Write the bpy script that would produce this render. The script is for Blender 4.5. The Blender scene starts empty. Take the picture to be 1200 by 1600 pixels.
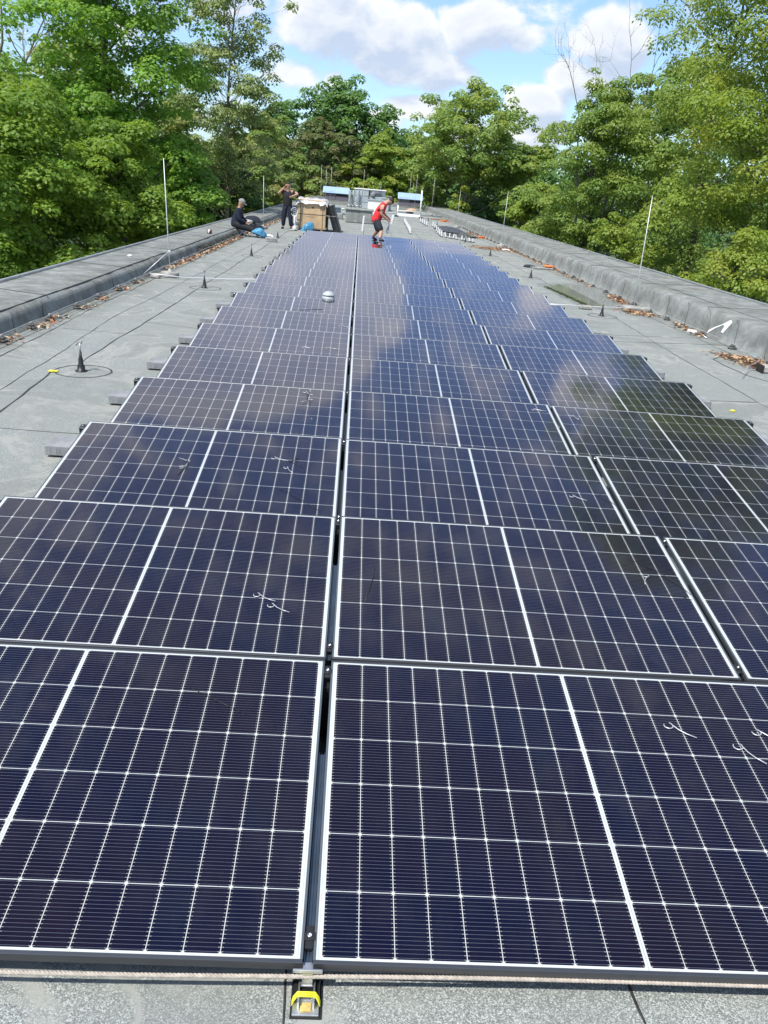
import bpy, bmesh, math, random
import numpy as np
from mathutils import Vector, Matrix
R = math.radians
SC = bpy.context.scene
COL = SC.collection

# ------------------------------------------------------------------ camera
cam_d = bpy.data.cameras.new('camera')
cam = bpy.data.objects.new('camera', cam_d); COL.objects.link(cam)
fw = Vector((0.05356486, 0.92478227, -0.37670754)).normalized()
rt = Vector((0.99658127, -0.02574495, 0.07850456)).normalized()
up = rt.cross(fw).normalized()
M = Matrix((rt, up, -fw)).transposed().to_4x4(); M.translation = Vector((0.0112, 0, 1.9053))
cam.matrix_world = M
cam_d.sensor_fit = 'VERTICAL'; cam_d.sensor_height = 32.0
cam_d.lens = 1253.2 / 1600 * 32.0
cam_d.clip_start = 0.05; cam_d.clip_end = 3000
SC.camera = cam

# ------------------------------------------------------------------ light, sky, exposure
SC.view_settings.view_transform = 'Standard'; SC.view_settings.look = 'None'
SC.view_settings.gamma = 1.0; SC.view_settings.exposure = 0.95
sdir = Vector((-0.66, -0.75, 0)).normalized() * math.cos(R(58)); sdir.z = math.sin(R(58))
sl = bpy.data.lights.new('sun', 'SUN'); sl.energy = 3.1; sl.angle = R(0.6); sl.color = (1, 0.955, 0.88)
so = bpy.data.objects.new('sun', sl); COL.objects.link(so)
so.rotation_euler = sdir.to_track_quat('Z', 'Y').to_euler(); so.location = (-20, 10, 40)

class NB:
    def __init__(s, nt): s.nt = nt; s.n = nt.nodes; s.l = nt.links
    def node(s, t, **k):
        n = s.n.new(t)
        for a, b in k.items(): setattr(n, a, b)
        return n
    def put(s, sock, v):
        if isinstance(v, bpy.types.NodeSocket): s.l.new(v, sock)
        else: sock.default_value = v
    def m(s, op, a, b=None, c=None, clamp=False):
        n = s.n.new('ShaderNodeMath'); n.operation = op; n.use_clamp = clamp
        s.put(n.inputs[0], a)
        if b is not None: s.put(n.inputs[1], b)
        if c is not None: s.put(n.inputs[2], c)
        return n.outputs[0]
    def mix(s, f, a, b):
        n = s.n.new('ShaderNodeMix'); n.data_type = 'RGBA'
        s.put(n.inputs[0], f); s.put(n.inputs[6], a if isinstance(a, bpy.types.NodeSocket) else (*a, 1)); s.put(n.inputs[7], b if isinstance(b, bpy.types.NodeSocket) else (*b, 1))
        return n.outputs[2]
    def noise(s, vec, scale, detail=3, rough=0.5, dist=0):
        n = s.n.new('ShaderNodeTexNoise'); n.inputs['Scale'].default_value = scale; n.inputs['Detail'].default_value = detail
        n.inputs['Roughness'].default_value = rough; n.inputs['Distortion'].default_value = dist
        if vec is not None: s.l.new(vec, n.inputs['Vector'])
        return n.outputs[0]
    def xyz(s, v):
        n = s.n.new('ShaderNodeSeparateXYZ'); s.l.new(v, n.inputs[0]); return n.outputs
    def comb(s, x, y, z):
        n = s.n.new('ShaderNodeCombineXYZ'); s.put(n.inputs[0], x); s.put(n.inputs[1], y); s.put(n.inputs[2], z); return n.outputs[0]
    def rng(s, v, a, b, c=0.0, d=1.0, smooth=False):
        n = s.n.new('ShaderNodeMapRange'); n.clamp = True
        if smooth: n.interpolation_type = 'SMOOTHSTEP'
        s.put(n.inputs[0], v)
        for i, q in enumerate((a, b, c, d)): n.inputs[i + 1].default_value = q
        return n.outputs[0]

world = bpy.data.worlds.new("World"); SC.world = world; world.use_nodes = True
wn = NB(world.node_tree); wn.n.clear()
sky = wn.node('ShaderNodeTexSky', sky_type='NISHITA', sun_disc=False)
sky.sun_elevation = R(58); sky.sun_rotation = math.atan2(sdir.x, sdir.y)
sky.air_density = 1.1; sky.dust_density = 0.6; sky.ozone_density = 1.6
tc = wn.node('ShaderNodeTexCoord')
o = wn.xyz(tc.outputs['Generated'])
AZ = wn.m('MULTIPLY', wn.m('ARCTAN2', o[0], o[1]), 57.29578)
EL = wn.m('MULTIPLY', wn.m('ARCSINE', o[2]), 57.29578)
# cloud banks: azimuth, elevation, half-width, half-height (degrees), weight
BLOBS = [(-2.9, 9.4, 3.4, 2.7, 1.0), (1.2, 8.4, 4.6, 2.4, 1.0), (3.2, 6.9, 4.0, 1.5, .8), (6.6, 9.2, 3.4, 1.9, 1.0), (9.3, 8.8, 1.8, 1.1, .8),
         (-2.1, 5.8, .9, .6, .55), (-5.2, 5.9, 2.6, .9, .5), (2.9, 4.6, 2.6, 1.0, .8), (1.4, 4.0, 1.6, .7, .7), (11.0, 5.6, 2.8, 1.2, .95),
         (10.6, 3.8, 3.2, 1.2, .95), (14.8, 9.0, 2.8, 2.4, 1.1), (13.0, 6.8, 2.6, 1.6, .8), (5.0, 3.4, 4.0, .9, .5), (-10, 11, 5, 4, .5),
         (-11, 24, 15.5, 9, 2.8), (7.6, 18.6, 4.2, 1.2, 2.4), (13.2, 22.4, 2.0, .9, .6), (18.6, 27.4, 3.2, 2.3, .7), (-30, 30, 16, 12, .8),
         (8, 44, 22, 6, .35), (30, 15, 9, 6, .6), (60, 25, 30, 12, .6), (-80, 30, 40, 15, .6), (150, 35, 60, 18, .7), (-10, 60, 16, 8, .4)]
def density(daz, del_):
    az = wn.m('ADD', AZ, daz); el = wn.m('ADD', EL, del_)
    tot = None
    wob = wn.m('MULTIPLY', wn.m('SUBTRACT', wn.noise(wn.comb(az, wn.m('MULTIPLY', el, 1.5), 3.0), .35, 3), .5), 1.6)
    for a, e, ra, re, w in BLOBS:
        qa = wn.m('POWER', wn.m('ABSOLUTE', wn.m('DIVIDE', wn.m('SUBTRACT', az, a), ra)), 2.0)
        qe = wn.m('POWER', wn.m('ABSOLUTE', wn.m('DIVIDE', wn.m('SUBTRACT', el, e), re)), 2.0)
        q = wn.m('SUBTRACT', w, wn.m('MULTIPLY', wn.m('ADD', qa, qe), w), clamp=True)
        tot = q if tot is None else wn.m('MAXIMUM', tot, q)
    n1 = wn.noise(wn.comb(az, wn.m('MULTIPLY', el, 1.5), 0.0), .30, 8, .58, .3)
    d = wn.m('ADD', tot, wn.m('MULTIPLY', wn.m('SUBTRACT', n1, .5), 2.3))
    return wn.m('ADD', d, wn.m('MULTIPLY', wob, .25))
d0 = density(0.0, 0.0); d1 = density(-.8, 1.2)
fac = wn.rng(d0, -.02, .52, 0.05, .95, True)
lit = wn.rng(wn.m('SUBTRACT', d0, d1), -.45, .45, 0, 1)
thick = wn.rng(d0, .35, 1.1, 0, 1)
shade = wn.m('ADD', wn.m('MULTIPLY', lit, .95), wn.m('MULTIPLY', thick, -.42), clamp=True)
ccol = wn.mix(shade, (.62, .72, .90), (1.12, 1.12, 1.10))
bg1 = wn.node('ShaderNodeBackground'); bg1.inputs[1].default_value = 0.092
hs = wn.node('ShaderNodeHueSaturation'); hs.inputs['Saturation'].default_value = .92; hs.inputs['Value'].default_value = 1.0
tint = wn.node('ShaderNodeMix', data_type='RGBA', blend_type='MULTIPLY'); tint.inputs[0].default_value = 1.0
wn.l.new(sky.outputs[0], tint.inputs[6]); tint.inputs[7].default_value = (.70, .90, 1.16, 1); wn.l.new(tint.outputs[2], hs.inputs['Color']); wn.l.new(hs.outputs[0], bg1.inputs[0])
bg2 = wn.node('ShaderNodeBackground'); bg2.inputs[1].default_value = .51; wn.l.new(ccol, bg2.inputs[0])
mx = wn.node('ShaderNodeMixShader'); wn.l.new(fac, mx.inputs[0]); wn.l.new(bg1.outputs[0], mx.inputs[1]); wn.l.new(bg2.outputs[0], mx.inputs[2])
wo = wn.node('ShaderNodeOutputWorld'); wn.l.new(mx.outputs[0], wo.inputs[0])

# ------------------------------------------------------------------ helpers
class MB:
    """collects shapes, builds ONE mesh object"""
    def __init__(s): s.v = []; s.f = []; s.mi = []; s.sm = []
    def add(s, vs, fs, mi=0, smooth=False):
        b = len(s.v); s.v += [tuple(v) for v in vs]
        for f in fs: s.f.append([b + i for i in f]); s.mi.append(mi); s.sm.append(smooth)
        return s
    def box(s, x0, x1, y0, y1, z0, z1, mi=0, mat=None):
        vs = [Vector((x, y, z)) for z in (z0, z1) for y in (y0, y1) for x in (x0, x1)]
        if mat is not None: vs = [mat @ v for v in vs]
        return s.add(vs, [(0, 2, 3, 1), (4, 5, 7, 6), (0, 1, 5, 4), (2, 6, 7, 3), (0, 4, 6, 2), (1, 3, 7, 5)], mi)
    def bbox(s, x0, x1, y0, y1, z0, z1, c=.005, mi=0, mat=None):
        """box with chamfered edges"""
        vs = []
        for z, k in ((z0, c), (z0 + c, 0), (z1 - c, 0), (z1, c)):
            X0, X1, Y0, Y1 = x0 + k, x1 - k, y0 + k, y1 - k
            e = c if k == 0 else c * .3
            vs += [Vector(p) for p in ((X0 + e, Y0, z), (X1 - e, Y0, z), (X1, Y0 + e, z), (X1, Y1 - e, z), (X1 - e, Y1, z), (X0 + e, Y1, z), (X0, Y1 - e, z), (X0, Y0 + e, z))]
        if mat is not None: vs = [mat @ v for v in vs]
        fs = [tuple(range(7, -1, -1)), tuple(range(24, 32))]
        for k in range(3):
            for i in range(8): j = (i + 1) % 8; fs.append((k * 8 + i, k * 8 + j, k * 8 + 8 + j, k * 8 + 8 + i))
        return s.add(vs, fs, mi)
    def tube(s, pts, rad, n=8, mi=0, cap=True, flat=1.0):
        pts = [Vector(p) for p in pts]
        if not hasattr(rad, '__len__'): rad = [rad] * len(pts)
        vs = []; ref = None
        for i, p in enumerate(pts):
            a = pts[max(i - 1, 0)]; b = pts[min(i + 1, len(pts) - 1)]
            t = (b - a).normalized()
            if ref is None: ref = Vector((0, 0, 1)) if abs(t.z) < .9 else Vector((1, 0, 0))
            u = t.cross(ref).normalized(); w = u.cross(t).normalized(); ref = w
            for k in range(n):
                an = 2 * math.pi * k / n
                vs.append(p + (u * math.cos(an) + w * math.sin(an) * flat) * rad[i])
        fs = []
        for i in range(len(pts) - 1):
            for k in range(n):
                j = (k + 1) % n; fs.append((i * n + k, i * n + j, (i + 1) * n + j, (i + 1) * n + k))
        if cap: fs.append(tuple(range(n - 1, -1, -1))); fs.append(tuple((len(pts) - 1) * n + k for k in range(n)))
        return s.add(vs, fs, mi, True)
    def lathe(s, prof, c=(0, 0, 0), n=20, mi=0):
        vs = []
        for r_, z in prof:
            for k in range(n): a = 2 * math.pi * k / n; vs.append((c[0] + r_ * math.cos(a), c[1] + r_ * math.sin(a), c[2] + z))
        fs = []
        for i in range(len(prof) - 1):
            for k in range(n): j = (k + 1) % n; fs.append((i * n + k, i * n + j, (i + 1) * n + j, (i + 1) * n + k))
        fs.append(tuple(range(n - 1, -1, -1))); fs.append(tuple((len(prof) - 1) * n + k for k in range(n)))
        return s.add(vs, fs, mi, True)
    def ell(s, c, r, mi=0, n=10, rings=7, rot=None):
        vs = [];
        for i in range(rings + 1):
            ph = math.pi * i / rings
            for k in range(n):
                a = 2 * math.pi * k / n
                p = Vector((r[0] * math.sin(ph) * math.cos(a), r[1] * math.sin(ph) * math.sin(a), r[2] * math.cos(ph)))
                if rot is not None: p = rot @ p
                vs.append(p + Vector(c))
        fs = [(i * n + k, (i + 1) * n + k, (i + 1) * n + (k + 1) % n, i * n + (k + 1) % n) for i in range(rings) for k in range(n)]
        return s.add(vs, fs, mi, True)
    def build(s, name, mats, parent=None, loc=None, rot=None):
        me = bpy.data.meshes.new(name); me.from_pydata(s.v, [], s.f)
        if not isinstance(mats, (list, tuple)): mats = [mats]
        for m_ in mats: me.materials.append(m_)
        me.polygons.foreach_set('material_index', s.mi); me.polygons.foreach_set('use_smooth', s.sm)
        me.validate(); me.update()
        ob = bpy.data.objects.new(name, me); COL.objects.link(ob)
        if parent is not None: ob.parent = parent
        if loc is not None: ob.location = loc
        if rot is not None: ob.rotation_euler = rot
        return ob
def tag(o_, label=None, cat=None, group=None, kind=None):
    if label: o_['label'] = label
    if cat: o_['category'] = cat
    if group: o_['group'] = group
    if kind: o_['kind'] = kind
    return o_
def empty(name, loc, label, cat, group=None, rot=(0, 0, 0)):
    e = bpy.data.objects.new(name, None); COL.objects.link(e); e.location = loc; e.rotation_euler = rot
    e.empty_display_size = .1
    return tag(e, label, cat, group)
def copy_tree(o_, parent=None):
    c = o_.copy(); COL.objects.link(c); c.parent = parent
    for ch in [x for x in o_.children]: copy_tree(ch, c)
    return c
ONES = ['', 'first', 'second', 'third', 'fourth', 'fifth', 'sixth', 'seventh', 'eighth', 'ninth', 'tenth', 'eleventh', 'twelfth', 'thirteenth', 'fourteenth', 'fifteenth', 'sixteenth', 'seventeenth', 'eighteenth', 'nineteenth', 'twentieth']
def nth(n):
    if n <= 20: return ONES[n]
    t = {2: 'twenty', 3: 'thirty', 4: 'forty', 5: 'fifty'}[n // 10]
    return t + '-' + ONES[n % 10] if n % 10 else {3: 'thirtieth', 4: 'fortieth', 5: 'fiftieth'}[n // 10]

# ------------------------------------------------------------------ materials
def mat(name, col, rough=.6, metal=0.0, var=0.0, vscale=8.0, bump=0.0, bscale=30.0, spec=.5, detail=4, col2=None):
    m_ = bpy.data.materials.new(name); m_.use_nodes = True
    b = NB(m_.node_tree); p = b.n['Principled BSDF']
    p.inputs['Roughness'].default_value = rough; p.inputs['Metallic'].default_value = metal; p.inputs['Specular IOR Level'].default_value = spec
    tcn = b.node('ShaderNodeTexCoord').outputs['Object']
    if var > 0 or col2:
        n = b.noise(tcn, vscale, detail, .6)
        c2 = col2 or tuple(max(0, c * (1 - var)) for c in col); c1 = col if col2 else tuple(min(1, c * (1 + var * .5)) for c in col)
        b.l.new(b.mix(b.rng(n, .35, .65), c1, c2), p.inputs['Base Color'])
    else: p.inputs['Base Color'].default_value = (*col, 1)
    if bump > 0:
        bn = b.node('ShaderNodeBump'); bn.inputs['Strength'].default_value = bump; bn.inputs['Distance'].default_value = .01
        b.l.new(b.noise(tcn, bscale, 4, .6), bn.inputs['Height']); b.l.new(bn.outputs[0], p.inputs['Normal'])
    return m_

def roof_mat(name, tint=(1, 1, 1), dark=1.0, grime=.6):
    m_ = bpy.data.materials.new(name); m_.use_nodes = True
    b = NB(m_.node_tree); p = b.n['Principled BSDF']; p.inputs['Roughness'].default_value = .85; p.inputs['Specular IOR Level'].default_value = .35
    ob = b.node('ShaderNodeTexCoord').outputs['Object']
    vo = b.node('ShaderNodeTexVoronoi'); vo.inputs['Scale'].default_value = 330; b.l.new(ob, vo.inputs['Vector'])
    cell = b.xyz(vo.outputs['Color'])[0]
    fine = b.noise(ob, 120, 3, .7)
    gran = b.m('ADD', b.m('MULTIPLY', b.m('POWER', cell, 2.2), .75), b.m('MULTIPLY', fine, .45))
    c = b.mix(b.rng(gran, .15, .95), tuple(.13 * dark * t for t in tint), tuple(.66 * dark * t for t in tint))
    big = b.noise(ob, .55, 5, .6, .5); mid = b.noise(ob, 4.0, 5, .65)
    o3 = b.xyz(ob)
    streak = b.noise(b.comb(b.m('MULTIPLY', o3[0], 2.2), b.m('MULTIPLY', o3[1], .25), o3[2]), 1.0, 5, .6)
    c = b.mix(b.rng(big, .42, .66, 0, .50), c, (.225, .232, .205))
    pond = b.noise(ob, .9, 6, .55, 1.2)
    c = b.mix(b.rng(pond, .54, .60, 0, .30), c, (.15, .16, .145)); c = b.mix(b.m('MULTIPLY', b.rng(pond, .50, .53), b.rng(pond, .56, .53)), c, (.31, .315, .285))
    c = b.mix(b.rng(streak, .46, .66, 0, .35), c, (.20, .215, .205))
    c = b.mix(b.rng(mid, .56, .72, 0, .35), c, (.36, .36, .32))
    sp = b.node('ShaderNodeTexVoronoi'); sp.inputs['Scale'].default_value = 1.3; b.l.new(ob, sp.inputs['Vector'])
    c = b.mix(b.m('MULTIPLY', b.m('LESS_THAN', b.m('ADD', sp.outputs['Distance'], b.m('MULTIPLY', b.noise(ob, 14, 3, .7), .22)), .20), .45), c, (.45, .46, .43))
    # grime washed into the foot of the parapets
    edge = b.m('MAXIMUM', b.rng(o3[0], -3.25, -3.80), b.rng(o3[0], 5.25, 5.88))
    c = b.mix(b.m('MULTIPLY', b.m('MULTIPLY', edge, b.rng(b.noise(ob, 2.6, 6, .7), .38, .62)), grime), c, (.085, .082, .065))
    b.l.new(c, p.inputs['Base Color'])
    bn = b.node('ShaderNodeBump'); bn.inputs['Strength'].default_value = .55; bn.inputs['Distance'].default_value = .004
    b.l.new(b.m('ADD', cell, b.m('MULTIPLY', mid, 2.0)), bn.inputs['Height']); b.l.new(bn.outputs[0], p.inputs['Normal'])
    return m_
M_ROOF = roof_mat('bitumen_felt', (.94, 1.01, .95), .80)
M_PARA = roof_mat('parapet_felt', (.93, 1.0, .96), .83)
M_BIT = mat('bitumen_bead', (.035, .037, .036), .5, var=.4, vscale=20)
M_TRIM = mat('zinc_trim', (.42, .44, .44), .45, .6, var=.2, vscale=6)
M_FRAME = mat('anodised_frame', (.10, .105, .115), .38, .75)
M_FRAMETOP = mat('frame_lip', (.13, .15, .165), .4, .5)
M_RAIL = mat('rail_coating', (.085, .115, .15), .28, .7, var=.25, vscale=5)
M_BLACK = mat('black_plastic', (.012, .012, .013), .45)
M_BOLT = mat('bright_steel', (.70, .70, .70), .25, 1.0)
M_ALU = mat('mill_aluminium', (.62, .63, .62), .35, .9, var=.2, vscale=30)
M_WIRE = mat('galvanised_wire', (.55, .56, .56), .4, .6, var=.2, vscale=30)
M_ROD = mat('air_rod_metal', (.66, .67, .66), .45, .4)
M_CONC = mat('concrete', (.34, .33, .30), .9, var=.35, vscale=9, bump=.5, bscale=60)
M_BLOCK = mat('grey_block', (.25, .26, .265), .8, var=.25, vscale=9, bump=.3, bscale=80)
M_WHITE = mat('white_paint', (.84, .84, .82), .5, var=.08, vscale=10)
M_YEL = mat('yellow_strap', (.72, .70, .03), .45)
M_ROPE = mat('rope_fibre', (.42, .37, .31), .85, var=.25, vscale=60)

def glass_mat():
    W, cp, rp, cg = 1.722, .0926, .1835, .012
    bx = (W - 18 * cp - cg) / 2; by = (1.134 - 6 * rp) / 2
    m_ = bpy.data.materials.new('solar_cells_under_glass'); m_.use_nodes = True
    b = NB(m_.node_tree); p = b.n['Principled BSDF']
    ob = b.node('ShaderNodeTexCoord').outputs['Object']; x, y, z = b.xyz(ob)
    sel = b.m('GREATER_THAN', x, W / 2)
    xx = b.m('SUBTRACT', b.m('SUBTRACT', x, bx), b.m('MULTIPLY', sel, cg))
    yy = b.m('SUBTRACT', y, by)
    fx = b.m('MODULO', b.m('ADD', xx, cp), cp); dx = b.m('MINIMUM', fx, b.m('SUBTRACT', cp, fx))
    fy = b.m('MODULO', b.m('ADD', yy, rp), rp); dy = b.m('MINIMUM', fy, b.m('SUBTRACT', rp, fy))
    lt = lambda a, v: b.m('LESS_THAN', a, v)
    gt = lambda a, v: b.m('GREATER_THAN', a, v)
    mxm = lambda *a: a[0] if len(a) == 1 else b.m('MAXIMUM', a[0], mxm(*a[1:]))
    line = mxm(lt(dx, .0010), lt(dy, .0011), lt(b.m('ADD', dx, dy), .0066), lt(b.m('ABSOLUTE', b.m('SUBTRACT', x, W / 2)), cg / 2 + .001),
               lt(xx, 0.0), gt(xx, 18 * cp), lt(yy, 0.0), gt(yy, 6 * rp))
    pitch = rp / 16
    fwi = b.m('MODULO', b.m('ADD', yy, rp + pitch / 2), pitch); dw = b.m('ABSOLUTE', b.m('SUBTRACT', fwi, pitch / 2))
    dw = b.m('ABSOLUTE', b.m('SUBTRACT', b.m('MODULO', b.m('ADD', yy, rp), pitch), pitch / 2))
    wire = lt(dw, .00042)
    pad = b.m('MULTIPLY', lt(dx, .0075), lt(dw, .0010))
    # per-cell colour
    ix = b.m('FLOOR', b.m('DIVIDE', xx, cp)); iy = b.m('FLOOR', b.m('DIVIDE', yy, rp))
    oi = b.node('ShaderNodeObjectInfo').outputs['Random']
    wnz = b.node('ShaderNodeTexWhiteNoise', noise_dimensions='3D'); b.l.new(b.comb(ix, iy, b.m('MULTIPLY', oi, 91.0)), wnz.inputs['Vector'])
    cell = b.mix(wnz.outputs['Value'], (.0034, .0058, .0190), (.0054, .0050, .0170))
    cell = b.mix(b.rng(b.noise(ob, 1.6, 3), .4, .65), cell, (.0080, .0058, .0140))
    c = b.mix(wire, cell, (.10, .115, .145)); c = b.mix(pad, c, (.22, .215, .20))
    c = b.mix(line, c, (.47, .50, .49))
    grey = mxm(lt(b.m('ABSOLUTE', b.m('SUBTRACT', x, W / 2)), .0012), b.m('MULTIPLY', gt(x, .0122), lt(x, .0136)), b.m('MULTIPLY', lt(x, W - .0122), gt(x, W - .0136)))
    c = b.mix(grey, c, (.30, .33, .35))
    # dust film
    dn = b.noise(ob, 5.0, 6, .7); geo = b.node('ShaderNodeNewGeometry').outputs['Position']
    dn2 = b.noise(geo, 1.1, 5, .6)
    dust = b.m('MULTIPLY', b.rng(dn, .45, .8), b.rng(dn2, .42, .62, .006, .040))
    c = b.mix(dust, c, (.42, .41, .38))
    vo = b.node('ShaderNodeTexVoronoi'); vo.inputs['Scale'].default_value = 3.1; b.l.new(geo, vo.inputs['Vector'])
    spot = b.m('LESS_THAN', b.m('ADD', vo.outputs['Distance'], b.m('MULTIPLY', b.noise(geo, 60, 2), .03)), .030)
    keep = b.m('GREATER_THAN', b.xyz(vo.outputs['Color'])[1], .80)
    c = b.mix(b.m('MULTIPLY', b.m('MULTIPLY', spot, keep), .7), c, (.48, .47, .42))
    b.l.new(c, p.inputs['Base Color'])
    # anti-reflective glass: weak mirror head-on, strong at grazing angles
    p.inputs['Roughness'].default_value = .6; p.inputs['Specular IOR Level'].default_value = 0.0
    gs = b.node('ShaderNodeBsdfGlossy'); gs.inputs['Color'].default_value = (1.0, .955, 1.0, 1); b.l.new(b.rng(dn, .3, .7, .045, .085), gs.inputs['Roughness'])
    lw = b.node('ShaderNodeLayerWeight'); lw.inputs['Blend'].default_value = .5
    fr_ = b.m('ADD', b.m('MULTIPLY', b.m('POWER', lw.outputs['Facing'], 4.2), 1.48), .009)
    ms = b.node('ShaderNodeMixShader'); b.l.new(fr_, ms.inputs[0]); b.l.new(p.outputs[0], ms.inputs[1]); b.l.new(gs.outputs[0], ms.inputs[2])
    b.l.new(ms.outputs[0], b.n['Material Output'].inputs['Surface'])
    bn = b.node('ShaderNodeBump'); bn.inputs['Strength'].default_value = .004; bn.inputs['Distance'].default_value = .01
    b.l.new(b.noise(geo, 2.5, 2), bn.inputs['Height']); b.l.new(bn.outputs[0], gs.inputs['Normal'])
    return m_
M_GLASS = glass_mat()

# ------------------------------------------------------------------ ground and roof
RY0, RY1 = -6.0, 84.0
g = MB(); g.add([(-900, -900, -7), (900, -900, -7), (900, 1400, -7), (-900, 1400, -7)], [(0, 1, 2, 3)])
tag(g.build('ground', mat('grass_ground', (.045, .075, .022), .9, var=.5, vscale=.3)), kind='structure')
rng = random.Random(4)
rf = MB(); ys = [RY0 + i * .5 for i in range(int((RY1 - RY0) / .5) + 1)]
def rz(x, y): return 0.0
vs = []; xs = [-4.0, -2.7, 0, 2, 4.2, 6.3]
for y in ys:
    for x in xs: vs.append((x, y, rz(x, y)))
n = len(xs)
rf.add(vs, [(i * n + j, i * n + j + 1, (i + 1) * n + j + 1, (i + 1) * n + j) for i in range(len(ys) - 1) for j in range(n - 1)])
rf.box(-4.6, 7.3, RY0 + .2, RY1, -6.99, -.06, 2)
def seam(pts, w=.008, jit=.012, step=.22, z=.001):
    """torch-on seam: low bitumen bead that wanders"""
    out = []; ws = []
    for a, b_ in zip(pts[:-1], pts[1:]):
        a = Vector((*a, z)); b_ = Vector((*b_, z)); L = (b_ - a).length; k = max(2, int(L / step)); t = (b_ - a).normalized(); nn = Vector((-t.y, t.x, 0))
        off = 0
        for i in range(k):
            off = off * .6 + rng.uniform(-jit, jit)
            out.append(a.lerp(b_, i / k) + nn * off * (0 if i == 0 else 1)); ws.append(w * rng.uniform(.55, 1.35))
    out.append(Vector((*pts[-1], z))); ws.append(w)
    rf.tube(out, [q * .8 for q in ws], 6, 1, flat=.35)
seam([(-3.62, 5), (-3.66, 10.5), (-3.78, 15.4), (-3.86, 23), (-3.8, 82)], .007)
seam([(-3.45, 5), (-3.52, 8.2), (-3.62, 12), (-3.62, 18), (-3.55, 40)], .009)
seam([(-2.96, 5.8), (-3.0, 6.9), (-3.04, 8.3), (-3.16, 10.7), (-3.07, 16.2), (-3.05, 30)], .006)
seam([(-2.72, 4), (-2.74, 6.3), (-2.85, 7.75)], .012)
seam([(-2.70, 8.02), (-2.72, 8.4), (-2.70, 10), (-2.68, 14.2), (-2.66, 20.6), (-2.64, 28), (-2.62, 33), (-2.6, 60)], .011)
seam([(-3.6, 5.9), (-2.57, 5.86), (-1.8, 5.86)], .006)
seam([(-3.48, 9.9), (-2.70, 9.83)], .006); seam([(-2.70, 10.74), (-1.8, 10.5)], .006)
seam([(-3.55, 14.9), (-2.7, 14.95)], .005); seam([(-3.5, 19.4), (-2.66, 19.5)], .005); seam([(-2.66, 24.6), (-1.8, 24.7)], .005); seam([(-3.6, 29), (-1.7, 29.1)], .005)
seam([(-.05, 1.6), (-.055, 1.45), (-.05, 1.34), (-.06, .3)], .004, .004, .05)
seam([(.85, 1.6), (.85, 1.45), (.86, 1.36), (.90, .3)], .0055, .004, .05)
seam([(4.75, 17), (4.75, 14.5), (4.62, 12), (4.55, 8.34), (4.5, 5)], .007); seam([(4.72, 17), (4.6, 25), (4.5, 38), (4.45, 60)], .009)
seam([(5.45, 8), (5.6, 12), (5.55, 16), (5.5, 24), (5.45, 40), (5.4, 70)], .007)
seam([(3.5, 12.75), (4.15, 12.65), (5.80, 13.05)], .006); seam([(3.5, 12.0), (4.0, 12.04), (5.86, 12.49)], .009)
seam([(3.6, 8.46), (4.53, 8.58)], .010); seam([(3.6, 17.8), (4.6, 17.9)], .006); seam([(3.7, 23.6), (5.7, 23.9)], .006); seam([(3.8, 28.6), (5.7, 28.7)], .006)
for x in (-1.2, .2, 1.35, 2.5, 3.6): seam([(x, 30.5), (x + .05, 44), (x, 60), (x, 83)], .010)
for y in (33.5, 37.2, 39.5, 41.4, 46, 50.2, 53.5, 62): seam([(-2.5, y), (1.2, y + .1), (4.4, y - .05)], .012)
def ring(cx, cy, r_):
    rf.tube([(cx + r_ * math.cos(a) * rng.uniform(.98, 1.03), cy + r_ * math.sin(a), .001) for a in [2 * math.pi * k / 40 for k in range(41)]], .009, 6, 1, flat=.35)
PINS_L = [(-2.59, 7.81), (-2.60, 14.47), (-2.62, 21.05), (-2.64, 28.04), (-2.66, 34.7)]
PINS_R = [(4.53, 14.81), (4.47, 21.15), (4.42, 27.8), (4.38, 34.4), (4.36, 41.0), (4.36, 47.5), (4.36, 54)]
for cx, cy in PINS_L + PINS_R: ring(cx + .02, cy, .26)
rf.tube([(5.9, 9.7, .001), (5.3, 9.75, .001), (5.12, 10.1, .001), (5.08, 10.7, .001), (5.1, 11.15, .001), (5.25, 11.3, .001)], .010, 6, 1, flat=.35)
tag(rf.build('roof', [M_ROOF, M_BIT, mat('render_wall', (.55, .53, .48), .9, var=.2, vscale=1)]), kind='structure')

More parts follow.
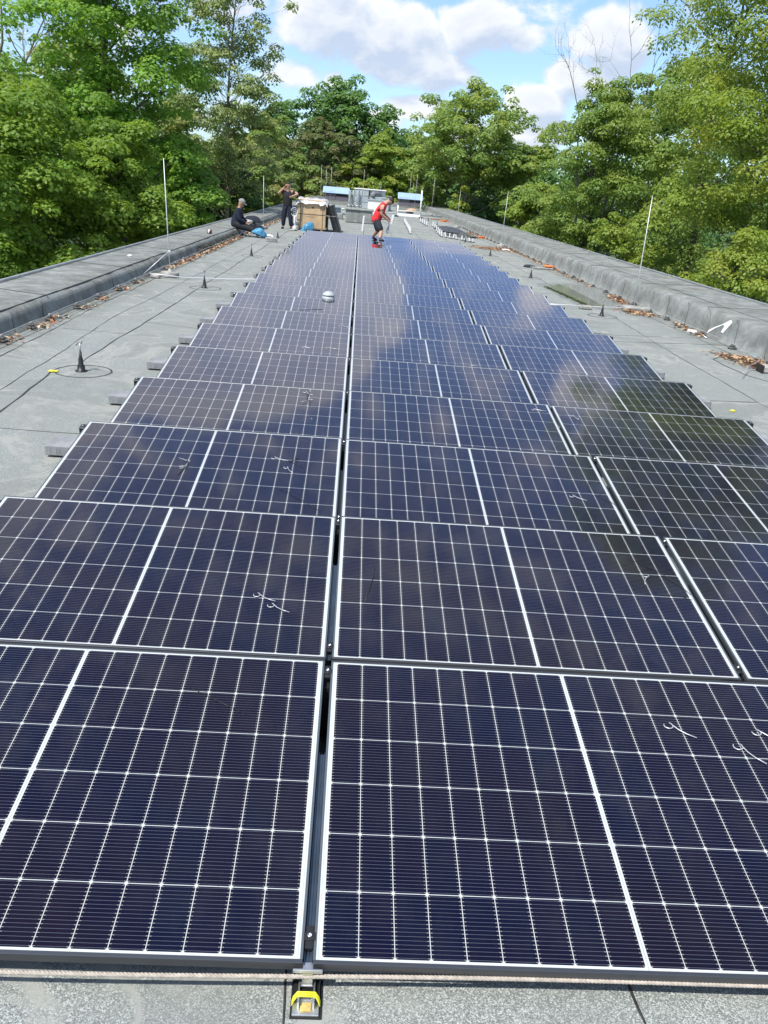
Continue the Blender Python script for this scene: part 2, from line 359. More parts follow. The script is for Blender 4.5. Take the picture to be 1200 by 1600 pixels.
def parapet(name, label, prof, outer, seams_x, spacing, jit, tiltseam, mrock):
    """prof: list of (x,z) from the roof up and over to the outer edge"""
    t = empty(name, (0, RY0, 0), label, 'parapet')
    rr = random.Random(len(label)); m_ = MB(); ys_ = [i * .22 for i in range(int((RY1 - RY0) / .22))]
    P2 = []
    for (x0, z0), (x1, z1) in zip(prof[:-1], prof[1:]):
        k = 3 if abs(x1 - x0) < .3 else 4
        for i in range(k): P2.append((x0 + (x1 - x0) * i / k, z0 + (z1 - z0) * i / k))
    P2.append(prof[-1]); vs = []; nn = len(P2); sg = 1 if prof[-1][0] > 0 else -1
    ph = [rr.uniform(0, 6.28) for _ in range(4)]
    for y in ys_:
        cellp = (y % spacing) / spacing
        bul = .004 * math.sin(math.pi * cellp) + jit * math.sin(y * 1.9 + ph[0]) + jit * .6 * math.sin(y * 4.3 + ph[1])
        for i, (x, z) in enumerate(P2):
            q = i / (nn - 1); w = math.sin(math.pi * min(1, q * 1.6)) if q < .62 else 0
            vs.append((x - sg * bul * w, y, z + bul * w * .7 + jit * .4 * math.sin(y * .8 + i) * (0 < i < nn - 1)))
    fs = []
    for a in range(len(ys_) - 1):
        for j in range(nn - 1):
            q = (a * nn + j, a * nn + j + 1, (a + 1) * nn + j + 1, (a + 1) * nn + j)
            fs.append(q if sg < 0 else q[::-1])
    m_.add(vs, fs, 0, True)
    # lap seams down the inner face and across the top
    def across(y, i0, i1, w, lean=0.0):
        pts = []
        for i in range(i0, i1 + 1):
            a = min(len(ys_) - 1, max(0, int((y + lean * (i - i0)) / .22))); v = Vector(vs[a * nn + i]); v.y = y + lean * (i - i0) + rr.uniform(-.01, .01)
            pts.append(v + Vector((-sg * .001, 0, .002)))
        m_.tube(pts, [w * rr.uniform(.6, 1.3) for _ in pts], 5, 1)
    kmid = int(nn * .55); y = rr.uniform(.2, .8)
    while y < RY1 - RY0 - .5:
        across(y, 1, kmid, .0042, tiltseam); y += spacing * rr.uniform(.85, 1.12)
    y = 3.0
    while y < RY1 - RY0 - 1:
        across(y, kmid, nn - 1, .005, .05); y += rr.uniform(3.5, 5)
    # long bead along the top lap
    for qi, w in seams_x:
        pts = []; off = 0
        for a in range(0, len(ys_)):
            off = off * .7 + rr.uniform(-.006, .006); v = Vector(vs[a * nn + qi]); pts.append(v + Vector((off, 0, .003)))
        m_.tube(pts, [w * rr.uniform(.6, 1.4) for _ in pts], 5, 1)
    m_.build('felt_upstand', [mrock, M_BIT], t)
    x, z = prof[-1]; e = MB()
    L = RY1 - RY0
    e.bbox(min(x, x + sg * .05), max(x, x + sg * .05), 0, L, z - .12, z + .035, .008)
    e.build('metal_edge_trim', M_TRIM, t)
    w = MB(); w.box(min(x - sg * .02, x + sg * .03), max(x - sg * .02, x + sg * .03), 0, L, -7, z - .121); w.build('outer_wall', bpy.data.materials['render_wall'], t)
    return t
parapet('parapet', 'low felt-covered parapet with pale metal edge along the left side of the roof', [(-3.80, .004), (-3.85, .05), (-3.90, .19), (-3.98, .235), (-4.84, .25)], 1, [(9, .010)], 1.02, .008, .03, M_PARA)
parapet('parapet', 'tall felt-covered parapet with slanted inner face along the right side of the roof', [(5.88, .004), (5.93, .04), (6.00, .33), (6.03, .375), (6.09, .40), (7.46, .42)], 1, [(13, .0035), (16, .004)], .98, .004, .05, M_PARA)
eb = MB(); eb.bbox(-4.84, 7.46, RY1, RY1 + .45, 0, .36, .03)
tag(eb.build('parapet', M_PARA), 'low felt-covered parapet across the far end of the roof', 'parapet')

# ------------------------------------------------------------------ solar array
W = 1.722; D = 1.134; TILT = 0.1425; P0 = 1.4223; PP = 1.3927; Z0 = .10; GAP = .0248
COLX = [-W - GAP / 2, GAP / 2, GAP / 2 + W + .0283]
COLN = ['left', 'middle', 'right']
def on_panel(x, y, lift=0.0):
    n_ = min(19, int((y - P0) / PP)); v = (y - P0 - n_ * PP) / math.cos(TILT)
    return Vector((x, y, Z0 + v * math.sin(TILT) + lift))
def make_panel():
    t = empty('solar_panel', (0, 0, 0), '', 'solar panel', 'solar panels in rows on the roof')
    fm = MB(); h = .030; lp = .0075; lf = .0105
    for y0, y1 in ((0, lf), (D - lf, D)): fm.bbox(0, W, y0, y1, -h, .0015, .0012, 0)
    for x0, x1 in ((0, lp), (W - lp, W)): fm.bbox(x0, x1, lf, D - lf, -h, .0015, .0012, 1)
    fm.box(.01, .03, .01, D - .01, -h, -h + .002); fm.box(W - .03, W - .01, .01, D - .01, -h, -h + .002)
    fm.build('frame', [M_FRAME, M_FRAMETOP], t)
    gl = MB(); gl.add([(lp, lf, 0), (W - lp, lf, 0), (W - lp, D - lf, 0), (lp, D - lf, 0), (lp, lf, -.006), (W - lp, lf, -.006), (W - lp, D - lf, -.006), (lp, D - lf, -.006)], [(0, 1, 2, 3), (7, 6, 5, 4)])
    gl.build('glass', M_GLASS, t)
    return t
proto = make_panel(); first = True
rowname = lambda r_: 'the nearest row' if r_ == 0 else ('the farthest row' if r_ == 19 else 'the %s row from the near end' % nth(r_ + 1))
jr = random.Random(8)
for r_ in range(20):
    for c_ in range(3):
        if first: pn = proto; first = False
        else: pn = copy_tree(proto)
        pn.location = (COLX[c_] + jr.uniform(-.0015, .0015), P0 + r_ * PP + jr.uniform(-.003, .003), Z0 + jr.uniform(-.0015, .0015))
        pn.rotation_euler = (TILT + jr.uniform(-.0035, .0035), jr.uniform(-.0012, .0012), 0)
        pn['label'] = 'dark blue tilted solar panel, %s column, in %s' % (COLN[c_], rowname(r_))
# rails under the joints between columns, with clamps
def make_rail():
    t = empty('mounting_rail', (0, 0, 0), '', 'mounting rail', 'rails under the panel joints')
    m_ = MB(); cs, sn = math.cos(TILT), math.sin(TILT); rot = Matrix.Rotation(TILT, 4, 'X')
    m_.box(-.0105, .0105, .012, .70, -.026, -.022, 0, rot); m_.box(-.0105, -.0080, .012, .70, -.022, -.012, 0, rot); m_.box(.0080, .0105, .012, .70, -.022, -.012, 0, rot); m_.box(-.0012, .0012, .012, .70, -.022, -.019, 0, rot)
    m_.build('profile', M_RAIL, t)
    m_ = MB(); m_.box(-.03, .03, 1.02, 1.10, -.034, -.031, 0, rot); m_.box(-.03, .03, 1.02 * cs, 1.10 * cs, -.095, .107); m_.build('rear_support', M_BLACK, t)
    m_ = MB(); m_.box(-.032, .032, -.02, 1.36, -.096, -.080); m_.build('base_strip', M_BLACK, t)
    return t
def make_clamp():
    t = empty('panel_clamp', (0, 0, 0), '', 'clamp', 'clamps in the panel joints')
    m_ = MB(); m_.bbox(-.0108, .0108, -.030, .030, -.012, .0015, .002); m_.bbox(-.0150, .0150, -.011, .011, .0016, .0040, .0010); bo = m_.build('body', M_BLACK, t)
    m_ = MB(); m_.lathe([(.0062, 0), (.0062, .004), (.005, .0055), (.003, .0055), (.0028, .003)], (0, 0, .0041), 14); m_.build('bolt', M_BOLT, bo)
    return t
rail0 = make_rail(); clamp0 = make_clamp(); fr = fc = True
for r_ in range(20):
    for c_, gx in enumerate((0.0, GAP / 2 + W + .0142)):
        if fr: rl = rail0; fr = False
        else: rl = copy_tree(rail0)
        rl.location = (gx, P0 + r_ * PP, Z0); 
        if c_ == 1 or r_ > 1:  # same rail, painted black to stand in for the deep shade of these gaps
            for ch in rl.children:
                if ch.name.startswith('profile'):
                    if ch.material_slots[0].material is not M_BLACK: ch.material_slots[0].link = 'OBJECT'; ch.material_slots[0].material = M_BLACK
        rl['label'] = 'dark rail in the %s gap between panels, in %s' % (('left', 'right')[c_], rowname(r_))
        for k, v in enumerate((.072, 1.075)):
            if fc: cl = clamp0; fc = False
            else: cl = copy_tree(clamp0)
            cl.location = (gx, P0 + r_ * PP + v * math.cos(TILT), Z0 + v * math.sin(TILT)); cl.rotation_euler = (TILT, 0, 0)
            cl['label'] = 'bolted clamp, %s end of the %s gap, %s' % (('front', 'rear')[k], ('left', 'right')[c_], rowname(r_))
# end clamps outside + ballast blocks
bl = None; ec = None
for side, bx0 in (('left', -2.02), ('right', 3.44)):
    for r_ in range(20):
        y = P0 + r_ * PP
        if bl is None:
            m_ = MB(); m_.bbox(0, .35, 0, .21, 0, .072, .006)
            for q in (.035, .075, .095): m_.box(q, q + .006, -.0025, 0.004, .02, .055)
            bl = m_.build('ballast_block', M_BLOCK); o_ = bl
        else: o_ = bl.copy(); COL.objects.link(o_)
        o_.location = (bx0 + jr.uniform(-.02, .02), y + 1.07 + jr.uniform(-.01, .02), .014); o_.rotation_euler = (0, 0, jr.uniform(-.02, .02))
        tag(o_, 'grey block sticking out at the %s end of %s' % (side, rowname(r_)), 'ballast block', 'ballast blocks along the array edges')
        if ec is None:
            ec = empty('end_clamp', (0, 0, 0), '', 'clamp', 'end clamps on the array edges')
            m_ = MB(); m_.bbox(-.03, .010, -.03, .03, -.05, .004, .003); bo = m_.build('body', M_BLACK, ec)
            m_ = MB(); m_.lathe([(.007, 0), (.007, .004), (.004, .006)], (-.012, 0, .004), 12); m_.build('bolt', M_BOLT, bo); e_ = ec
        else: e_ = copy_tree(ec)
        v = 1.05; e_.location = ((COLX[0] - .004) if side == 'left' else (COLX[2] + W + .004), y + v * math.cos(TILT), Z0 + v * math.sin(TILT)); e_.rotation_euler = (TILT, 0, 0)
        if side == 'right': e_.rotation_euler = (-TILT, 0, math.pi)
        e_['label'] = 'black end clamp on the %s edge of %s' % (side, rowname(r_))

# bracket at the front of the centre joint, with the yellow strap
t = empty('roof_bracket', (0, 1.42, 0), 'silver aluminium bracket with yellow strap on black pad at the front of the centre gap', 'bracket')
m_ = MB(); m_.box(-.037, .041, -.069, .10, .001, .006); m_.build('rubber_pad', M_BLACK, t)
m_ = MB(); m_.bbox(-.032, .034, -.066, .06, .006, .012, .001); m_.box(-.020, -.016, -.05, .06, .012, .034); m_.box(.018, .022, -.05, .06, .012, .034)
m_.box(-.015, .017, -.005, .06, .030, .033); m_.bbox(-.036, .038, -.006, -.0005, .078, .090, .001); m_.box(-.012, .014, -.006, .01, .060, .0775); m_.box(-.012, .014, -.003, .02, .033, .085); m_.build('profile', M_ALU, t)
m_ = MB()
for k in range(3):
    y = -.034 + k * .0055; m_.tube([(-.034, y - .008, .012), (-.030, y - .004, .024), (-.021, y, .0355), (.023, y, .0355), (.032, y - .004, .024), (.036, y - .008, .012)], .0021, 6)
m_.build('strap', M_YEL, t)
m_ = MB(); m_.box(-.012, .014, -.058, -.036, .0125, .016); m_.build('label_plate', mat('sticker_tan', (.62, .45, .15), .6, var=.3, vscale=60), t)
# rope
m_ = MB(); pts = []
N = 900
for s_ in range(3):
    pts = []
    for i in range(N + 1):
        q = i / N; x = -1.6 + 3.6 * q; y = 1.408 + .0115 * (x + .75) + .004 * math.sin(x * 3); z = .062 + .012 * (x / 1.6) ** 2 + .004 * math.sin(x * 2 + 1)
        a = x * 2 * math.pi / .030 + s_ * 2 * math.pi / 3
        pts.append((x, y + .0028 * math.cos(a), z + .0028 * math.sin(a)))
    m_.tube(pts, .0032, 6)
tag(m_.build('rope', M_ROPE), 'taut pale twisted rope running across the front of the nearest panels', 'rope')

# wire hooks left lying on the glass
def hook(x, y, ang, s=1.0, label='', black=False):
    L = .085 * s; r0 = .014 * s; pts = []
    for k in range(11):
        a = math.pi * (1.0 + 1.55 * k / 10) ; pts.append((-r0 + r0 * math.cos(a) * 1.1, r0 * math.sin(a) + r0 * .2, .004 + .003 * k / 10))
    pts += [(.004, r0 * .6, .007), (.02 * s, .002, .006), (L * .6, -.002, .005), (L, 0, .004)]
    o_ = MB().tube(pts, .0020 if not black else .0016, 6).build('wire_hook', M_BLACK if black else M_WIRE)
    o_.location = on_panel(x, y, .001); o_.rotation_euler = (TILT, 0, ang)
    tag(o_, label, 'wire hook', 'bent wire hooks left on the panels'); return o_
HK = [(1.215, 2.285, -.62, 1, 'silver wire hook on the nearest middle panel, upper one of two beside its right end'), (1.43, 2.20, -.9, 1.05, 'silver wire hook lying lowest at the right end of the nearest middle panel'),
      (1.53, 2.275, -.4, 1, 'silver wire hook at the right picture edge on the nearest middle panel'),
      (-.33, 3.195, -.45, 1, 'silver wire hook on second-row left panel, farther one of a pair'), (-.26, 3.125, -.5, 1, 'silver wire hook on second-row left panel, nearer one of a pair'),
      (-.43, 4.955, -.3, 1, 'silver wire hook on third-row left panel, farther one near the gap'), (-.35, 4.83, -1.0, 1, 'silver wire hook on third-row left panel beside a black tie'),
      (-.985, 4.85, 2.6, 1, 'silver wire hook near the centre strip of the third-row left panel'), (-.99, 4.76, 1.2, .9, 'short silver wire hook just in front of another on the third-row left panel'),
      (1.475, 4.70, -.6, 1, 'silver wire hook on the third-row middle panel near its right end'), (1.54, 3.53, -1.9, 1, 'silver wire hook on the second-row middle panel near its top right corner'),
      (-.345, 6.60, -.8, 1.1, 'silver wire hook on the fourth-row left panel, farther one of a crossed pair'), (-.30, 6.45, -2.3, 1.1, 'silver wire hook on the fourth-row left panel, nearer one of a crossed pair'),
      (-.24, 8.94, -.3, 1.3, 'silver wire hook on the sixth-row left panel close to the gap'), (-.13, 10.40, -.4, 1.6, 'silver wire hook on the seventh-row left panel close to the gap'),
      (1.60, 6.58, -.2, 1.1, 'silver wire hook on the fourth-row middle panel near the right gap'), (1.90, 6.50, -1.2, 1.1, 'silver wire hook on the fourth-row right panel near the gap'),
      (-.5, 8.9, -.1, 1.1, 'silver wire hook on the sixth-row left panel, left of another'), (1.35, 8.7, .2, 1.2, 'silver wire hook on the sixth-row middle panel'),
      (.6, 9.9, .1, 1.2, 'silver wire hook on the seventh-row middle panel')]
for x, y, a, s_, lb in HK: hook(x, y, a, s_, lb)
def tie(pts, label, w=.0016):
    o_ = MB().tube([on_panel(x, y, l) for x, y, l in pts], w, 6).build('cable_tie', M_BLACK)
    tag(o_, label, 'cable tie', 'black ties lying on the panels')
tie([(-.37, 4.56, .006), (-.29, 4.5, .012), (-.22, 4.44, .006), (-.12, 4.335, .005)], 'long black tie across the lower right corner of the third-row left panel')
tie([(.19, 3.49, .004), (.185, 3.4, .01), (.165, 3.3, .006), (.145, 3.2, .003)], 'thin black tie lying lengthwise on the second-row middle panel')
tie([(1.50, 3.69, .003), (1.60, 3.60, .012), (1.70, 3.46, .008), (1.725, 3.40, .004)], 'black tie reaching the top right edge of the second-row middle panel')
tie([(-.31, 4.99, .004), (-.28, 4.96, .008), (-.34, 4.93, .006), (-.25, 4.86, .003)], 'small kinked black tie beside two hooks on the third-row left panel', .0024)
tie([(1.63, 4.93, .004), (1.60, 4.86, .01), (1.66, 4.75, .008), (1.74, 4.60, .004)], 'black tie near the right end of the third-row middle panel')
tie([(-.98, 4.86, .004), (-.96, 4.78, .01), (-1.0, 4.66, .004)], 'black tie lying over the centre strip of the third-row left panel', .0028)
tie([(1.56, 3.40, .003), (1.65, 3.385, .006), (1.72, 3.36, .003)], 'short black tie below a hook on the second-row middle panel')
tie([(-.31, 6.62, .004), (-.33, 6.5, .012), (-.29, 6.36, .004)], 'black tie among crossed hooks on the fourth-row left panel', .003)
tie([(-.7, 10.95, .004), (-.55, 11.0, .008), (-.40, 11.05, .004)], 'dark tie on the seventh-row left panel in front of the roof vent', .004)
tie([(-.48, 2.37, .002), (-.36, 2.30, .006), (-.26, 2.25, .002)], 'fine dark tie on the nearest left panel', .0010)

# roof vent standing up between the seventh and eighth rows
t = empty('roof_vent', (-.375, P0 + 7 * PP + 1.20, 0), 'round pale grey capped vent pipe rising behind the eighth left panel', 'roof vent')
M_VENT = mat('vent_plastic', (.36, .40, .40), .5, var=.1)
MB().lathe([(.07, 0), (.07, .23), (.088, .23), (.092, .255), (.090, .295), (.08, .30)], n=24).build('pipe', M_VENT, t)
MB().lathe([(.094, .308), (.094, .320), (.075, .345), (.045, .365), (.01, .372)], n=24).build('cap', M_VENT, t)
MB().lathe([(.076, .29), (.076, .309)], n=20).build('slot', M_BLACK, t)

# ------------------------------------------------------------------ lightning protection
def make_holder():
    t = empty('wire_holder', (0, 0, 0), '', 'wire holder', 'wire holders along the parapets')
    m_ = MB(); m_.bbox(-.055, .055, -.05, .05, 0, .035, .012); m_.bbox(-.035, .035, -.033, .033, .033, .065, .010); m_.build('foot', mat('weathered_holder', (.10, .10, .095), .8, var=.5, vscale=25), t)
    m_ = MB(); m_.bbox(-.012, .012, -.022, .022, .062, .085, .004); m_.build('clip', M_CONC, t)
    return t
h0 = make_holder(); fh = True; hr = random.Random(2)
HL = [8.85, 9.71, 10.34, 11.35, 12.31, 13.35, 14.4]; 
while HL[-1] < 44: HL.append(HL[-1] + 1.03 + hr.uniform(-.06, .06))
HR_ = [10.95, 12.16, 13.34, 14.15, 14.95]; 
while HR_[-1] < 48: HR_.append(HR_[-1] + 1.03 + hr.uniform(-.06, .06))
for nm, ylist, xf in (('left', HL, lambda y: -3.77), ('right', HR_, lambda y: 5.80)):
    for i, y in enumerate(ylist):
        if fh: h = h0; fh = False
        else: h = copy_tree(h0)
        h.location = (xf(y) + hr.uniform(-.02, .02), y, .001); h.rotation_euler = (0, 0, hr.uniform(-.3, .3))
        h['label'] = 'dark wire holder block, %s from the near end along the %s parapet' % (nth(i + 1), nm)
    pts = []
    for i, y in enumerate([ylist[0] - 3] + ylist):
        pts.append((xf(y) + hr.uniform(-.012, .012), y, .082))
        pts.append((xf(y) + hr.uniform(-.012, .012), y + .5, .075 + hr.uniform(-.012, .01)))
    if nm == 'right': pts = [(4.9, 9.8, .09), (5.2, 10.3, .085), (5.55, 10.75, .085), (5.75, 11.1, .085)] + pts[4:]
    tag(MB().tube(pts, .0048, 6).build('conductor_wire', M_WIRE), 'long pale conductor wire running along the foot of the %s parapet' % nm, 'wire')
def rod(x, y, h, label, lean=(0, 0), base=True, brace=None, r_=.0085):
    t = empty('lightning_rod', (x, y, 0), label, 'lightning rod', 'lightning rods on the roof')
    m_ = MB(); m_.tube([(0, 0, .10), (lean[0] * .4, lean[1] * .4, .1 + (h - .1) * .4), (lean[0], lean[1], h)], [r_, r_, r_ * .7], 8); m_.build('rod', M_ROD, t)
    if base:
        m_ = MB(); m_.lathe([(.165, .004), (.17, .02), (.165, .085), (.15, .10), (.03, .105), (.022, .15)], n=24); m_.build('concrete_base', M_CONC, t)
    if brace:
        m_ = MB(); m_.tube([brace, (lean[0] * .2, lean[1] * .2, .46)], .007, 6); m_.bbox(-.02, .02, -.014, .014, .44, .475, .003); m_.build('brace', M_ROD, t)
    return t
rod(-3.44, 15.6, 2.03, 'tall thin lightning rod on round concrete base with slanted brace beside left parapet', (-.07, 0), True, (-.40, -.35, .06))
rod(-3.61, 32.4, 1.86, 'thin lightning rod rising between the sitting man and the standing man', (-.02, 0))
rod(5.52, 16.05, 2.10, 'tall thin lightning rod on concrete slab beside right parapet and puddle', (-.05, 0), False)
rod(5.62, 33.0, 2.02, 'thin lightning rod by right parapet, second one from the near end', (.02, 0))
rod(5.40, 47.0, 1.92, 'thin lightning rod by right parapet, third one from the near end', (.02, 0))
rod(5.5, 66, 2.7, 'tall thin lightning rod standing right of the right blue-roofed hut', (.06, 0))
rod(4.62, 73, 3.0, 'thin lightning rod rising behind the right end of the right hut roof', (.04, 0))
rod(4.30, 76, 3.0, 'thin lightning rod rising behind the right hut, left of two', (0, 0))
rod(4.75, 79, 2.3, 'short lightning rod seen low between two taller ones behind the right hut')
rod(-3.25, 70, 3.0, 'tall lightning rod behind the carton, leftmost of three left of the left hut')
rod(-2.93, 72, 2.75, 'tall lightning rod behind the carton, middle of three near the left hut')
rod(-2.62, 75, 2.95, 'thin lightning rod rising behind the left end of the left hut roof')
rod(.19, 76, 3.0, 'thin lightning rod rising behind the light grey duct container')
rod(1.80, 80, 2.1, 'short lightning rod at right end behind the duct container')
rod(-4.1, 52, 2.0, 'thin lightning rod standing just behind the standing man')
m_ = MB(); m_.bbox(5.30, 5.80, 15.88, 16.24, .001, .07, .01); tag(m_.build('concrete_slab', M_CONC), 'flat concrete slab under the near right lightning rod', 'slab')
m_ = MB(); m_.bbox(-3.72, -3.55, 15.22, 15.36, .001, .07, .02); tag(m_.build('wire_junction_block', M_CONC), 'grey junction block at the foot of the slanted rod brace', 'block')
m_ = MB(); m_.tube([(-3.74, 15.3, .075), (-3.5, 15.28, .07), (-3.2, 15.4, .035), (-2.9, 15.55, .03), (-2.4, 15.72, .03), (-1.9, 15.85, .05), (-1.6, 15.9, .08)], .010, 8)
tag(m_.build('cross_wire', M_ROD), 'pale wire crossing the left roof from the lightning rod to the panels', 'wire')
m_ = MB(); m_.tube([(3.5, 15.5, .05), (4.1, 15.62, .055), (4.6, 15.68, .05), (5.2, 15.9, .05), (5.75, 16.2, .08)], .009, 8)
tag(m_.build('cross_wire', M_ROD), 'pale wire crossing the right roof from the panels to the slab', 'wire')
m_ = MB(); m_.bbox(4.32, 4.56, 15.55, 15.70, .001, .075, .02); tag(m_.build('wire_junction_block', M_CONC), 'grey block carrying the cross wire beside the right panels', 'block')
m_ = MB(); m_.bbox(5.42, 5.78, 10.33, 10.50, .001, .10, .02); m_.box(5.415, 5.43, 10.32, 10.51, .002, .105, 1)
tag(m_.build('wire_junction_block', [M_CONC, M_BLACK]), 'pale weathered block at the right picture edge beside dry leaves', 'block')
def make_pin():
    t = empty('roof_pin', (0, 0, 0), '', 'roof pin', 'black sleeved pins through the roof')
    MB().lathe([(.075, .001), (.07, .012), (.045, .018), (.044, .075), (.030, .10), (.026, .18), (.018, .20), (.016, .27)], n=18).build('sleeve', M_BLACK, t)
    MB().tube([(0, 0, .26), (.004, 0, .40)], .010, 8).build('pin', M_WIRE, t)
    m_ = MB(); m_.bbox(-.03, .03, -.012, .012, .385, .415, .005); m_.tube([(-.02, 0, .40), (-.05, .01, .375), (-.055, .01, .35)], .010, 6); m_.tube([(.02, 0, .40), (.035, 0, .43), (.05, .01, .44)], .006, 6)
    m_.build('clip', M_CONC, t)
    return t
p0 = make_pin(); fp = True
for side, L in (('left', PINS_L), ('right', PINS_R)):
    for i, (x, y) in enumerate(L):
        if fp: p_ = p0; fp = False
        else: p_ = copy_tree(p0)
        p_.location = (x, y, 0); p_.scale = (.8, .8, .70); p_.rotation_euler = (0, 0, hr.uniform(-1, 1))
        p_['label'] = 'black sleeved pin on round patch, %s from near end, %s roof strip' % (nth(i + 1), side)
m_ = MB(); m_.ell((0, 0, .012), (.035, .018, .012), n=9, rings=5); m_.ell((.035, .015, .010), (.03, .02, .012), n=8, rings=5)
yl = m_.build('yellow_flake', mat('yellow_foam', (.75, .68, .05), .7), loc=(-2.83, 7.68, 0)); tag(yl, 'small yellow scrap beside the nearest left roof pin', 'scrap')
m_ = MB(); m_.ell((0, 0, .012), (.03, .018, .012), n=9, rings=5); yl = m_.build('yellow_flake', bpy.data.materials['yellow_foam'], loc=(4.02, 8.05, 0)); tag(yl, 'tiny yellow scrap beside the right end of the array', 'scrap')

# puddle, moss, dry leaves
def irregular(pts, z, seed, n=8, j=.05):
    r2 = random.Random(seed); out = []
    for a, b_ in zip(pts, pts[1:] + pts[:1]):
        for k in range(n): q = k / n; out.append((a[0] + (b_[0] - a[0]) * q + r2.uniform(-j, j), a[1] + (b_[1] - a[1]) * q + r2.uniform(-j, j) * 2, z))
    return out
w = irregular([(4.52, 19.4), (4.9, 20.0), (5.3, 19.8), (5.6, 20.1), (5.74, 18.8), (5.66, 17.4), (5.35, 17.0), (5.2, 16.4), (4.66, 16.25), (4.62, 17.4)], .004, 3, 8, .045)
MW = bpy.data.materials.new('standing_water'); MW.use_nodes = True; pb = MW.node_tree.nodes['Principled BSDF']
pb.inputs['Base Color'].default_value = (.20, .21, .19, 1); pb.inputs['Roughness'].default_value = .04; pb.inputs['IOR'].default_value = 1.22
tag(MB().add(w, [tuple(range(len(w)))]).build('puddle', MW), kind='structure')
w = irregular([(4.35, 19.8), (5.3, 20.5), (5.85, 20.3), (5.85, 15.9), (5.2, 15.9), (4.5, 15.85), (4.38, 17.6)], .002, 5, 8, .05)
tag(MB().add(w, [tuple(range(len(w)))]).build('damp_patch', mat('damp_felt', (.20, .205, .185), .6, var=.3, vscale=6)), kind='structure')
def scatter(name, areas, n, size, mats, kind='stuff', seed=1, zr=.03):
    r2 = np.random.RandomState(seed); vs = []; fs = []; mi = []
    for (x0, y0, x1, y1, wd, cnt) in areas:
        for i in range(cnt):
            q = r2.rand(); x = x0 + (x1 - x0) * q + r2.randn() * wd; y = y0 + (y1 - y0) * q + r2.randn() * wd * 1.6
            if x < 0: x = max(x, -3.82)
            else: x = min(x, 5.9)
            s_ = size * r2.uniform(.5, 1.4); a = r2.rand() * 6.28; u = Vector((math.cos(a), math.sin(a), r2.uniform(-.5, .5))).normalized(); v = Vector((-math.sin(a), math.cos(a), r2.uniform(-.5, .5))).normalized()
            c = Vector((x, y, .008 + r2.rand() * zr)); b0 = len(vs)
            vs += [c + u * s_, c + v * s_ * .45 + Vector((0, 0, s_ * .3)), c - u * s_, c - v * s_ * .45]
            fs.append((b0, b0 + 1, b0 + 2, b0 + 3)); mi.append(r2.randint(len(mats)))
    me = bpy.data.meshes.new(name); me.from_pydata(vs, [], fs)
    for m2 in mats: me.materials.append(m2)
    me.polygons.foreach_set('material_index', mi); me.update()
    o_ = bpy.data.objects.new(name, me); COL.objects.link(o_); return tag(o_, kind=kind)
DL = [mat('dry_leaf_rust', (.30, .13, .06), .8), mat('dry_leaf_tan', (.42, .30, .17), .8), mat('dry_leaf_brown', (.12, .07, .045), .85), mat('dry_leaf_pale', (.50, .42, .30), .8)]
A = []
for i, y in enumerate(HL): A.append((-3.72, y - .1, -3.70, y + .3, .05, 26 if y < 18 else 45))
A += [(-3.74, 17, -3.72, 27, .05, 1100), (-3.74, 29, -3.7, 38, .07, 700), (-3.75, 22, -3.74, 27, .05, 900)]
tag(scatter('dry_leaves', A, 0, .034, DL, seed=3), 'dry brown leaves gathered along the foot of the left parapet', 'dry leaves')
A = [(5.45, 10.9, 5.85, 10.6, .10, 420), (5.3, 11.4, 5.8, 11.05, .09, 420), (5.55, 15.4, 5.3, 15.75, .12, 420), (5.6, 16.9, 5.7, 18.3, .08, 260), (5.7, 20, 5.78, 34, .06, 650),
     (4.75, 31.5, 5.5, 31.2, .35, 1300), (5.1, 38, 5.7, 43, .2, 500), (5.0, 57, 5.7, 57, .4, 900), (5.72, 13.2, 5.8, 14.4, .07, 160)]
tag(scatter('dry_leaves', A, 0, .032, DL[:3], seed=5), 'rust-brown dry leaves in drifts along the right parapet', 'dry leaves')
MG = [mat('moss_green', (.06, .10, .015), .9), mat('moss_dark', (.03, .045, .012), .9)]
A = [(4.42, 19.1, 4.62, 16.2, .028, 700), (4.55, 16.2, 4.62, 16.0, .05, 80)]
tag(scatter('moss', A, 0, .022, MG, seed=6, zr=.02), 'green moss along the left edge of the puddle', 'moss')
# mossy stain by the seated man (growth on the upstand)
A = [(-3.80, 20.5, -3.80, 27.0, .012, 900)]
o_ = scatter('moss', [(-3.82, 20.5, -3.82, 27.0, .01, 500)], 0, .03, [MG[1], DL[2]], seed=9, zr=.16); tag(o_, 'dark moss clinging low on the left parapet before the sitting man', 'moss')
# paint mark on the right parapet
def on_face(q, y, lift=.004):  # q 0..1 up the slanted inner face
    x0, z0, x1, z1 = 5.93, .04, 6.00, .33
    return Vector((x0 + (x1 - x0) * q - lift - .004, y, z0 + (z1 - z0) * q + lift))
m_ = MB()
outl = [(-.10, 13.42), (.18, 13.38), (.42, 13.24), (.70, 13.02), (.98, 12.86), (1.08, 12.80), (.98, 12.72), (.60, 12.80), (.30, 12.86), (.32, 12.95), (.62, 12.92), (.72, 12.96), (.40, 13.18), (.16, 13.30)]
vs = [on_face(q, y) for q, y in outl]; m_.add(vs, [tuple(range(len(vs)))])
m_.tube([(5.86, 13.42, .012), (5.80, 13.2, .012), (5.78, 13.05, .012)], .014, 6, flat=.3)
tag(m_.build('paint_splash', M_WHITE), 'white paint splash shaped like a bent arrow on the right parapet face', 'paint mark')
m_ = MB(); m_.bbox(5.66, 5.78, 13.45, 13.6, .001, .05, .01); tag(m_.build('white_lump', M_WHITE), 'small white lump below the paint splash by the right parapet', 'lump')
